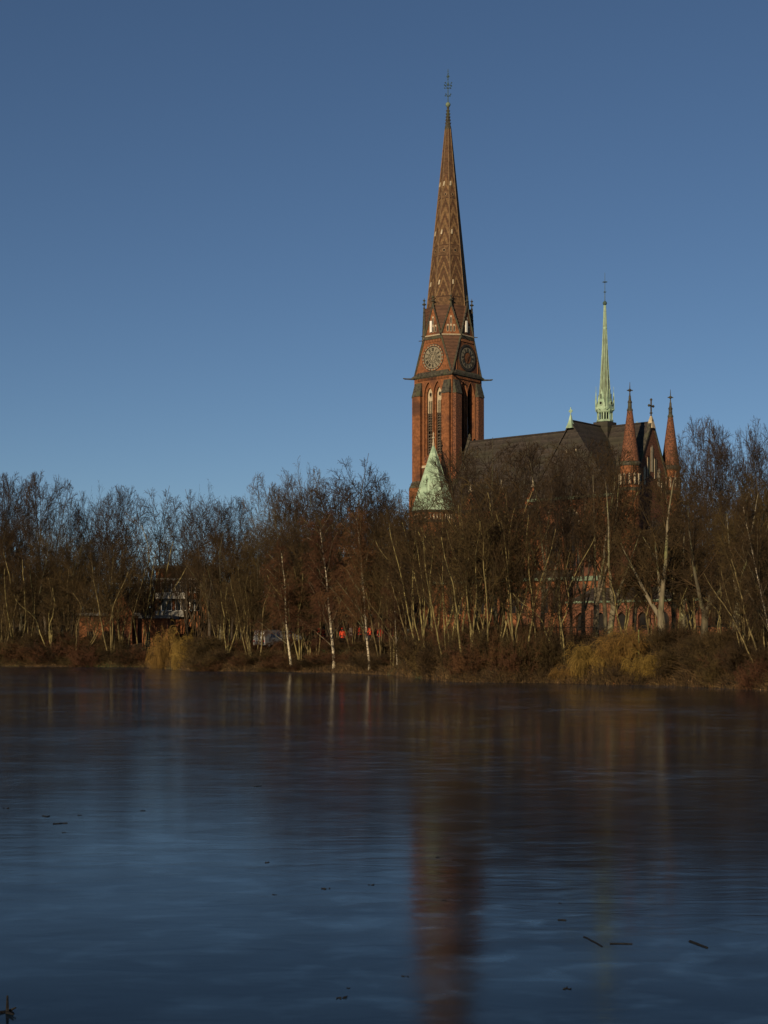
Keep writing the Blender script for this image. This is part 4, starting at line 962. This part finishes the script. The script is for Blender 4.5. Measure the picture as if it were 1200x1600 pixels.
# shrubs along the shore
k = 0
for px in np.arange(-30, 1235, 15.5):
    for row in range(3 if k % 2 == 0 else 2):
        s = (-.1, 4.5, 11)[row]+trng.random()*2.5; p = px+trng.uniform(-7,7)
        if 188 < p < 250 and s > 3: continue
        if 236 < p < 305: continue
        if 878 < p < 1032 and row < 2: continue
        if 392 < p < 628 and row == 2: continue
        if p > 835 and row > 0 and k % (2 if p > 960 else 4): k += 1; continue
        yb = HOR-(ground_z(p,s)-EYE)*FPX/(shore(p)+s); hpx = trng.uniform(26,54)*(1.0 if p > 640 else .72)*(1.2 if row == 2 else 1)*(.62 if 392 < p < 628 else 1)
        side = 'left' if p < 420 else ('middle' if p < 860 else 'right')
        if row == 0 and 636 < p < 865: hpx *= 1.6
        plant('shrub', float(p), s, yb-hpx, {'left':'bare twiggy shrub on the bank left of the leaning birch','middle':'bare twiggy shrub on the bank between the leaning birch and the golden mounds','right':'bare twiggy shrub on the bank around and right of the golden mounds'}[side], 'shrubs on the %s bank' % side, wid=trng.uniform(46,76))
        k += 1
# undergrowth and grass: uncountable, one object each
def tufts(name, n, px0, px1, s0, s1, h, mats, droop, seed, kind_name, keep=None):
    rng = random.Random(seed); tg = TG()
    for i in range(n):
        p = rng.uniform(px0, px1); s = s0+(s1-s0)*rng.random()**1.6
        if keep and not keep(p, s, rng): continue
        x, y, z = world(p, s); a = rng.random()*6.28; q = rng.uniform(.2,1.1)*droop; hh = h*rng.uniform(.3,1.15)*(.55+.6*(.5+.5*math.sin(p*.11+math.sin(p*.031)*3)))
        d = (math.cos(a)*q, math.sin(a)*q); pts = []
        for j in range(4):
            t = j/3; pts.append((x+d[0]*hh*t*t, y+d[1]*hh*t*t, z-.05+hh*(t-.42*q*t*t)))
        tg.add(pts, [.016,.014,.011,.006], 3, rng.randrange(len(mats)))
    me = tg.mesh(name, mats); o = bpy.data.objects.new(name, me); COL.objects.link(o); tag(o, kind_name[0], kind_name[1], kind='stuff'); return o
m_grass_dry = mat('dry_grass', (.10,.066,.027), (.20,.13,.055), .7, .9, 3)
m_leafy = mat('dead_bracken', (.036,.022,.009), (.100,.057,.021), .7, .9, 3)
m_grass_gr = mat('green_grass', (.07,.085,.025), (.11,.12,.04), .7, .9, 3)
tufts('undergrowth', 26000, -40, 1240, 0, 11, 1.15, [m_leafy, m_twig, m_twig_dk, m_leafy], 1.0, 5, ('tangled brown undergrowth covering the bank', 'undergrowth'), lambda p, s, r: not (200 < p < 236 and s > 1.5))
tufts('dry_grass', 9000, -40, 1240, -.15, 1.6, .55, [m_grass_dry, m_leafy], 1.2, 6, ('dry yellow grass fringe along the waterline', 'grass'), lambda p, s, r: r.random() < .25+.75*(math.sin(p*.05)*math.sin(p*.013+1) > 0))
tufts('grass', 7000, -40, 1240, 8, 30, .18, [m_grass_gr, m_grass_dry], .8, 7, ('short winter grass on top of the bank', 'grass'))
# far wood closing the gaps low behind the trees
rng = random.Random(15); tg = TG()
for i in range(15000):
    p = rng.uniform(-80,1300)
    if 628 < p < 1112: continue
    s = rng.uniform(60,120) if p < 640 else rng.uniform(95,150)
    x, y, z = world(p, s); x += rng.uniform(-1,1); a = rng.random()*6.28; q = rng.uniform(.05,.5); hh = rng.uniform(4,11)*(1+.3*math.sin(p*.03)); z0 = rng.random()*3; pts = []
    for j in range(4):
        t = j/3; pts.append((x+math.cos(a)*q*hh*t+rng.uniform(-.15,.15), y+math.sin(a)*q*hh*t, z+z0*(j>0)+hh*t))
    tg.add(pts, [.07,.06,.05,.02], 3)
o = bpy.data.objects.new('distant_thicket', tg.mesh('distant_thicket', [m_twig_dk])); COL.objects.link(o); tag(o, 'dark mass of far scrub and young wood behind all the trees', 'wood', kind='stuff')
# fallen leaves
rng = random.Random(9); lm = MB()
for i in range(9000):
    p = rng.uniform(-40,1240); s = 16*rng.random()**1.3; x, y, z = world(p, s); r_ = rng.uniform(.05,.10); a = rng.random()*6.28; tl = rng.uniform(-.5,.5)
    lm.poly([(x+r_*math.cos(a+q), y+r_*math.sin(a+q), z+.05+tl*r_*math.cos(q)) for q in (0,1.57,3.14,4.71)], rng.randrange(2))
lf = lm.build('fallen_leaves', [mat('leaf_rust', (.24,.09,.035), (.32,.13,.05), 1, .8), mat('leaf_tan', (.26,.16,.08), (.34,.21,.11), 1, .8)]); tag(lf, 'rust and tan fallen leaves scattered over the bank', 'leaves', kind='stuff')

# ------------------------------------------------------------------ buildings behind the left shore
def at_px(px, Y, py): return ((px-600)/FPX*Y, Y, EYE+(HOR-py)*Y/FPX)
def block(name, label, px0, px1, Y, ytop, depth, rz, floors, m_wall, band=None):
    x0, _, zt = at_px(px0, Y, ytop); x1 = at_px(px1, Y, ytop)[0]; W = (x1-x0); zb = 2.4; H = zt-zb
    r = empty(name, (x0, Y, zb), R(rz)); tag(r, label, 'building')
    w_ = MB(); w_.box(0, W, 0, depth, 0, H, 0)
    if band: w_.box(-.05, W+.05, -.06, depth+.05, H-band-.3, H-band, 1)
    w_.build('wall', [m_wall, m_plaster], r)
    rf = MB(); rf.box(-.4, W+.4, -.5, depth+.4, H+.003, H+.4, 0); rf.build('roof', m_roof_gr, r)
    return r, W, H
m_balc = mat('balcony_grey', (.20,.19,.17), (.27,.26,.24), 1, .8)
r, W, H = block('apartment_building', 'flat-roofed brick house with white windows and pale balconies behind bare trees', 243, 326, 232, 888, 10, -6, 3, m_brick, 1.5)
for fl_, zc in enumerate((H-2.9, H-5.6)):
    for i, cx in enumerate((1.7, 3.9, 6.1)):
        fr = MB(); a, b, z0, z1 = cx-.75, cx+.75, zc-.75, zc+.75
        for (p0,p1,q0,q1) in ((a,b,z0-.1,z0),(a,b,z1,z1+.1),(a-.1,a,z0-.1,z1+.1),(b,b+.1,z0-.1,z1+.1),(cx-.05,cx+.05,z0,z1)): fr.box(p0,p1,-.13,-.01,q0,q1)
        f = fr.build('window', m_plaster, r); pn = MB(); pn.box(a,b,-.05,-.005,z0,z1); pn.build('pane', m_glass, f)
    bc = MB(); bc.box(.3, 5.2, -1.2, -.02, zc-1.75, zc-1.6); bc.box(.3, 5.2, -1.2, -1.1, zc-1.6, zc-.85); bc.build('balcony', m_balc, r)
r2, W2, H2 = block('brick_outbuilding', 'low red brick building seen between stems left of the inlet', 124, 214, 214, 962, 8, 3, 1, m_brick)
for cx in (1.5, 3.6, 5.7):
    d_ = MB(); d_.box(cx-.45, cx+.45, -.08, -.005, .1, 2.3); d_.build('doorway', m_black, r2)
gbm = MB(); gx = W2*.72; gbm.mesh([(gx-1.6,-.9,0),(gx+1.6,-.9,0),(gx+1.6,-.9,H2+.5),(gx,-.9,H2+3.4),(gx-1.6,-.9,H2+.5),(gx-1.6,3,0),(gx+1.6,3,0),(gx+1.6,3,H2+.5),(gx,3,H2+3.4),(gx-1.6,3,H2+.5)],[(0,1,2,3,4),(5,9,8,7,6),(0,4,9,5),(1,6,7,2)],0); gbm.mesh([(gx+1.8,-1,H2+.2),(gx+1.8,3,H2+.2),(gx,3,H2+3.5),(gx,-1,H2+3.5),(gx-1.8,-1,H2+.2),(gx-1.8,3,H2+.2)],[(0,1,2,3),(3,2,5,4)],1)
gbm.build('gabled_bay', [m_brick, m_tile], r2)
r3, W3, H3 = block('brick_house', 'brick house wing almost hidden behind the willow at the inlet', 222, 262, 205, 966, 8, 0, 1, m_brick)
for cx in (.8, 2.2): d_ = MB(); d_.box(cx-.3, cx+.3, -.08, -.005, .1, 2.2); d_.build('doorway', m_black, r3)
# low terrace wall on the right
bw = MB(); p0 = Vector(world(1080, 16)); p1 = Vector(world(1152, 20)); d = (p1-p0); L_ = math.hypot(d.x, d.y)
o = None; r = empty('brick_wall', (p0.x, p0.y, 2.9), math.atan2(d.y, d.x)); tag(r, 'low pinkish brick terrace wall behind the stout forked tree', 'wall')
bw.box(0, L_, 0, .35, -.4, 1.15); bw.build('masonry', m_brick2, r); cp_ = MB(); cp_.box(-.05, L_+.05, -.06, .41, 1.155, 1.25); cp_.build('coping', m_stone_dk, r)
# iron railing in front of the nave
p0 = Vector(world(838, 15)); p1 = Vector(world(985, 15)); d = p1-p0; L_ = math.hypot(d.x, d.y)
r = empty('railing', (p0.x, p0.y, 3.1), math.atan2(d.y, d.x)); tag(r, 'dark iron railing between the bank and the church', 'railing')
rl = MB()
for z in (.35, 1.0): rl.tube((0,0,z),(L_,0,z),.03,n=5)
for i in range(int(L_/.25)): rl.tube((i*.25,0,.1),(i*.25,0,1.1),.015,n=4)
rl.build('bars', m_dark, r)
for i in range(int(L_/2)+1): q = MB(); q.box(i*2-.04,i*2+.04,-.04,.04,-.5,1.2); q.build('post', m_dark, r)
# mossy pole and small sign
mp_ = MB(); mp_.tube((0,0,-.3),(0,0,2.2),.045,.04,8); mp_.ring([(.055,2.15),(.055,2.25),(.02,2.3)],8); o = mp_.build('marker_pole', mat('moss_paint', (.09,.10,.03),(.14,.15,.05),3)); x, y, z = world(998, 3.5); o.location = (x, y, z); tag(o, 'yellow-green upright pole among the golden willow mounds', 'pole')
x, y, z = world(580, 14); r = empty('small_sign', (x, y, z)); tag(r, 'small pale sign on a short post between the two central birches', 'sign')
q = MB(); q.tube((0,0,-.2),(0,0,2.6),.05,.04,8); q.build('post', m_dark, r); q = MB(); q.ring([(.1,2.6),(.2,2.7),(.24,3.1),(.1,3.2),(.26,3.22),(.02,3.35)],10); q.build('sign_head', m_plaster, r)

# ------------------------------------------------------------------ vehicles
m_white = mat('paint_white', (.30,.30,.29), (.36,.36,.35), 1, .35, spec=.5); m_tyre = mat('tyre', (.02,.02,.02), (.03,.03,.03), 3, .9)
m_silver = mat('paint_silver', (.13,.135,.14), (.18,.185,.19), 1, .35, spec=.5); m_rim = mat('rim', (.35,.35,.35), (.45,.45,.45), 2, .4)
m_lampr = mat('tail_light', (.35,.02,.02), (.4,.03,.03), 2, .3)
def vehicle(name, label, cat, px, s, rz, prof, wd, mat_, wheels, glass):
    x, y, z = world(px, s); r = empty(name, (x, y, z), R(rz)); tag(r, label, cat); r.scale = (.82,)*3
    b = MB(); n = len(prof); hw = wd/2
    def ins(zz): return 0 if zz < 1.0 else .10*(zz-1.0)/.8
    vs = [(px_, -hw+ins(pz), pz) for px_, pz in prof]+[(px_, hw-ins(pz), pz) for px_, pz in prof]
    b.mesh(vs, [tuple(range(n)), tuple(range(n,2*n))[::-1]]+[(i, n+i, n+(i+1)%n, (i+1)%n) for i in range(n)]); bo = b.build('body', mat_, r)
    md = bo.modifiers.new('bevel', 'BEVEL'); md.width = .06; md.segments = 3; md.limit_method = 'ANGLE'
    for gpoly in glass:
        g = MB()
        for sd_ in (-1, 1):
            g.mesh([(a, sd_*(hw-ins(c)+.012), c) for a, c in gpoly]+[(a, sd_*(hw-ins(c)-.02), c) for a, c in gpoly], [tuple(range(len(gpoly)))]+[tuple(range(len(gpoly),2*len(gpoly)))]+[(i,(i+1)%len(gpoly),len(gpoly)+(i+1)%len(gpoly),len(gpoly)+i) for i in range(len(gpoly))])
        g.build('window', m_glass, r)
    for wx in wheels:
        for sd_ in (-1, 1):
            t_ = MB(); t_.tube((wx, sd_*(hw-.18), .33), (wx, sd_*(hw+.02), .33), .33, n=20); to = t_.build('wheel', m_tyre, r)
            q = MB(); q.tube((wx, sd_*(hw+.021), .33), (wx, sd_*(hw+.035), .33), .2, n=14); q.build('rim', m_rim, to)
    for sd_ in (-1, 1):
        t_ = MB(); t_.box(prof[0][0]-.03, prof[0][0]+.02, sd_*hw*.8-.1, sd_*hw*.8+.1, .75, 1.0); t_.build('tail_light', m_lampr, r)
    return r
van_prof = [(-2.4,.35),(-2.42,1.1),(-2.3,2.3),(1.1,2.35),(1.75,1.35),(2.4,1.15),(2.5,.4)]
vehicle('parked_van', 'white van parked behind the leaning birch on the left', 'van', 422, 7, 58, van_prof, 1.9, m_white, (-1.5,1.6), [[(1.0,1.3),(1.0,2.05),(.3,2.05),(.3,1.3)],[(-.1,1.35),(-.1,2.0),(-1.0,2.0),(-1.0,1.35)]])
car_prof = [(-2.1,.35),(-2.15,.85),(-1.7,.95),(-1.1,1.42),(.4,1.45),(1.1,.98),(2.0,.82),(2.1,.35)]
vehicle('parked_car', 'silver grey car parked right of the white van, behind birch stems', 'car', 446, 10, 35, car_prof, 1.75, m_silver, (-1.3,1.3), [[(-1.2,1.0),(-.95,1.35),(-.3,1.38),(-.3,1.0)],[(-.2,1.0),(-.2,1.38),(.35,1.38),(.8,1.0)]])

# ------------------------------------------------------------------ people
m_skin = mat('skin', (.50,.28,.19), (.54,.31,.21), 4, .6); m_hair = mat('hair', (.04,.025,.015), (.07,.045,.03), 20, .8)
m_red = mat('jacket_red', (.42,.025,.012), (.50,.035,.018), 3, .8); m_orange = mat('jacket_orange', (.50,.05,.018), (.58,.065,.024), 3, .8); m_wht = mat('jacket_white', (.30,.27,.25), (.36,.33,.30), 3, .8)
m_trou = mat('trousers', (.02,.022,.03), (.035,.036,.045), 3, .9)
def skin(name, verts, edges, rad, m_, parent, root=0, sub=1):
    me = bpy.data.meshes.new(name); me.from_pydata(verts, edges, []); o = bpy.data.objects.new(name, me); COL.objects.link(o)
    md = o.modifiers.new('skin', 'SKIN'); md.use_smooth_shade = True
    for i, r_ in enumerate(rad):
        sv = me.skin_vertices[0].data[i]; sv.radius = (r_, r_) if not isinstance(r_, tuple) else r_; sv.use_root = (i == root)
    s_ = o.modifiers.new('sub', 'SUBSURF'); s_.levels = sub; s_.render_levels = sub
    dg = bpy.context.evaluated_depsgraph_get(); m2 = bpy.data.meshes.new_from_object(o.evaluated_get(dg)); m2.name = name
    bpy.data.objects.remove(o); o = bpy.data.objects.new(name, m2); COL.objects.link(o); m2.materials.clear(); m2.materials.append(m_); o.parent = parent
    return o
def person(px, s, rz, label, jm, arms, step=.12, hood=False):
    x, y, z = world(px, s); r = empty('person', (x, y, z), R(rz)); tag(r, label, 'person', 'people behind the birches')
    el, ha = arms       # elbow, hand per side
    V = [(0,0,.95),(0,.0,1.15),(0,.0,1.38),(0,.0,1.50),(0,-.02,1.60),(0,-.03,1.70),
         (.1,0,.9),(.11,-step,.5),(.11,step*.3-step,.08),(.11,-.16-step*.7,.04),(-.1,0,.9),(-.11,step*.6,.5),(-.11,step*1.6,.08),(-.11,step*1.6-.16,.04),
         (.19,0,1.42),(.19+el[0][0],el[0][1],1.42+el[0][2]),(.19+ha[0][0],ha[0][1],1.42+ha[0][2]),(-.19,0,1.42),(-.19-el[1][0],el[1][1],1.42+el[1][2]),(-.19-ha[1][0],ha[1][1],1.42+ha[1][2])]
    E = [(0,1),(1,2),(2,3),(3,4),(4,5),(0,6),(6,7),(7,8),(8,9),(0,10),(10,11),(11,12),(12,13),(2,14),(14,15),(15,16),(2,17),(17,18),(18,19)]
    rad = [.14,.13,.15,.055,.085,.09,.085,.06,.04,.035,.085,.06,.04,.035,.06,.045,.035,.06,.045,.035]
    b = skin('body', V, E, rad, m_skin, r)
    h = MB()
    for i, hi in ((0,16),(1,19)):           # fingers
        hx, hy, hz = V[hi]
        for q in range(4): h.tube((hx-.03+q*.02, hy-.02, hz), (hx-.032+q*.021, hy-.035, hz-.085+abs(q-1.5)*.01), .009, .007, 5)
        h.tube((hx-.035*(1 if i == 0 else -1), hy-.02, hz+.01), (hx-.06*(1 if i == 0 else -1), hy-.04, hz-.04), .010, .008, 5)
    h.build('fingers', m_skin, b)
    JV = [V[0],V[1],V[2],(0,0,1.47),V[14],V[15],tuple(V[15][k]*.25+V[16][k]*.75 for k in range(3)),V[17],V[18],tuple(V[18][k]*.25+V[19][k]*.75 for k in range(3)),(0,0,.82)]
    JE = [(0,1),(1,2),(2,3),(2,4),(4,5),(5,6),(2,7),(7,8),(8,9),(0,10)]
    skin('jacket', JV, JE, [.19,.18,.19,.085,.10,.075,.062,.10,.075,.062,.19], jm, r)
    TV = [(0,0,.93),V[6],V[7],V[8],V[10],V[11],V[12]]
    skin('trousers', TV, [(0,1),(1,2),(2,3),(0,4),(4,5),(5,6)], [.16,.11,.085,.07,.11,.085,.07], m_trou, r)
    hr = MB(); hr.ring([(.05,1.60),(.105,1.64),(.118,1.71),(.10,1.77),(.05,1.81),(.01,1.82)], 12, (0,.012)); hr.build('hood' if hood else 'hair', jm if hood else m_hair, r, smooth=True)
    f = MB(); f.ring([(.012,1.655),(.02,1.66),(.008,1.70)], 6, (0,-.122)); 
    for sx in (-.035,.035): f.ring([(.004,1.69),(.011,1.70),(.004,1.71)], 6, (sx,-.112), 0, 1)
    f.build('face', [m_skin, m_dark], b)
    return r
DN = ([( .07,.02,-.28),(.07,.02,-.28)], [(.09,-.06,-.52),(.09,-.06,-.52)]); UPA = ([(.16,-.12,-.2),(.16,-.12,-.2)], [(.24,-.25,.05),(.1,-.3,-.1)]); OUT = ([(.22,-.04,-.15),(.07,.02,-.28)], [(.42,-.1,-.22),(.1,-.1,-.5)])
person(499, 9, 30, 'person in a red jacket with one arm out, left of the straight birch', m_red, OUT)
person(505, 8.5, -40, 'person in a red jacket bending an arm, beside the straight birch on its left', m_red, UPA)
person(535, 8, 0, 'person in a bright orange-red hooded jacket standing just right of the straight birch', m_orange, DN, .05, True)
person(548, 10, 60, 'person in a whitish jacket right of the orange-red one', m_wht, DN)
person(562, 10, 90, 'person in a dark red jacket just left of the slim birch', m_red, DN)
person(573, 9.5, 20, 'person in a red jacket just right of the slim birch', m_red, UPA)
person(579, 9.8, -20, 'person in an orange jacket close beside the red one right of the slim birch', m_orange, DN)
person(594, 9, 200, 'person in a red jacket between the slim birch and the thin pale one', m_red, DN)
person(616, 9, 110, 'person in a pinkish red jacket beside the thin pale birch', m_orange, DN)

# ------------------------------------------------------------------ sticks frozen on the ice
m_stick = mat('wet_wood', (.0025,.002,.002), (.006,.005,.004), 12, .7, 5, .5, 40)
def wpt(px, py): Y = FPX*EYE/(py-HOR); return ((px-600)/FPX*Y, Y)
def stick(px, py, pts, r_, label, extra=()):
    x, y = wpt(px, py); o_ = MB(); k = y/FPX
    rng = random.Random(int(px)); P_ = [Vector((a*k, b*k/ (EYE/y), r_*.1+c)) for a, b, c in pts]
    tg = TG(); 
    for a, b in zip(P_[:-1], P_[1:]): o_.tube(a, b+(b-a)*.05, r_*rng.uniform(.85,1.15), r_*rng.uniform(.75,1.0), 7)
    for a, b, rr_ in extra: o_.tube(a, b, rr_, rr_*.5, 5)
    q = o_.build('stick', m_stick); q.location = (x, y, 0); tag(q, label, 'stick', 'sticks lying on the ice'); return q
stick(926, 1471, [(-9,7,0),(-5,5,0),(-1,1,0),(3,-2,0),(7,-6,0),(9,-8,0)], .008, 'thin crooked twig on the ice, left end of the three sticks at lower right')
stick(970, 1475, [(-17,0,0),(0,.2,0),(17,-.4,0)], .009, 'straight dark stick lying level on the ice, middle one at lower right')
stick(1091, 1476, [(-8,5,0),(0,0,0),(8,-5,0)], .013, 'short thick slanting piece of wood on the ice nearest the right edge')
stick(878, 1438, [(-6,.2,0),(0,.3,0),(6,-.3,0)], .009, 'small level stick above and left of the crooked twig')
stick(94, 1287, [(-10,-.6,0),(-2,-.2,0),(3,.5,0),(10,.6,0)], .013, 'thin level stick on the left part of the ice')
stick(4, 1584, [(-30,-2,0),(-6,1,0),(8,4,.0),(16,0,0)], .014, 'forked branch with an upright stub at the lower left corner', [(Vector((.035,.0,0)),Vector((.03,.02,.125)),.014),(Vector((.03,.03,.01)),Vector((.09,.02,.04)),.012),(Vector((.03,.0,.01)),Vector((.10,-.1,.02)),.012)])
def clump(px, py, r_, label):
    x, y = wpt(px, py); m_ = MB(); rng = random.Random(int(px*3))
    for a in range(5): 
        q = (rng.uniform(-r_,r_), rng.uniform(-r_,r_), 0); m_.tube(q, (q[0]+rng.uniform(-r_,r_), q[1]+rng.uniform(-r_,r_), r_*.25), r_*.22, r_*.12, 6)
    o = m_.build('leaf_clump', m_stick); o.location = (x, y, 0); tag(o, label, 'leaves', 'dark clumps on the ice')
for i, (px, py, rr_) in enumerate([(532,1560,.03),(883,1545,.026),(74,1276,.05),(124,1274,.03),(401,1229,.05),(419,1348,.03),(510,1389,.035),(224,1267,.03),(100,1301,.03),(9,1263,.04),(429,1398,.02),(580,1383,.025),(545,1544,.015),(633,1525,.02),(752,1387,.02),(693,1407,.02),(874,1411,.02),(684,1340,.025)]):
    clump(px, py, rr_, {0:'black leaf clump on the ice near the bottom middle',1:'small black clump near the bottom, below the crooked twig',2:'dark clump just left of the thin level stick on the left'}.get(i, 'tiny black speck of leaf frozen into the ice'))
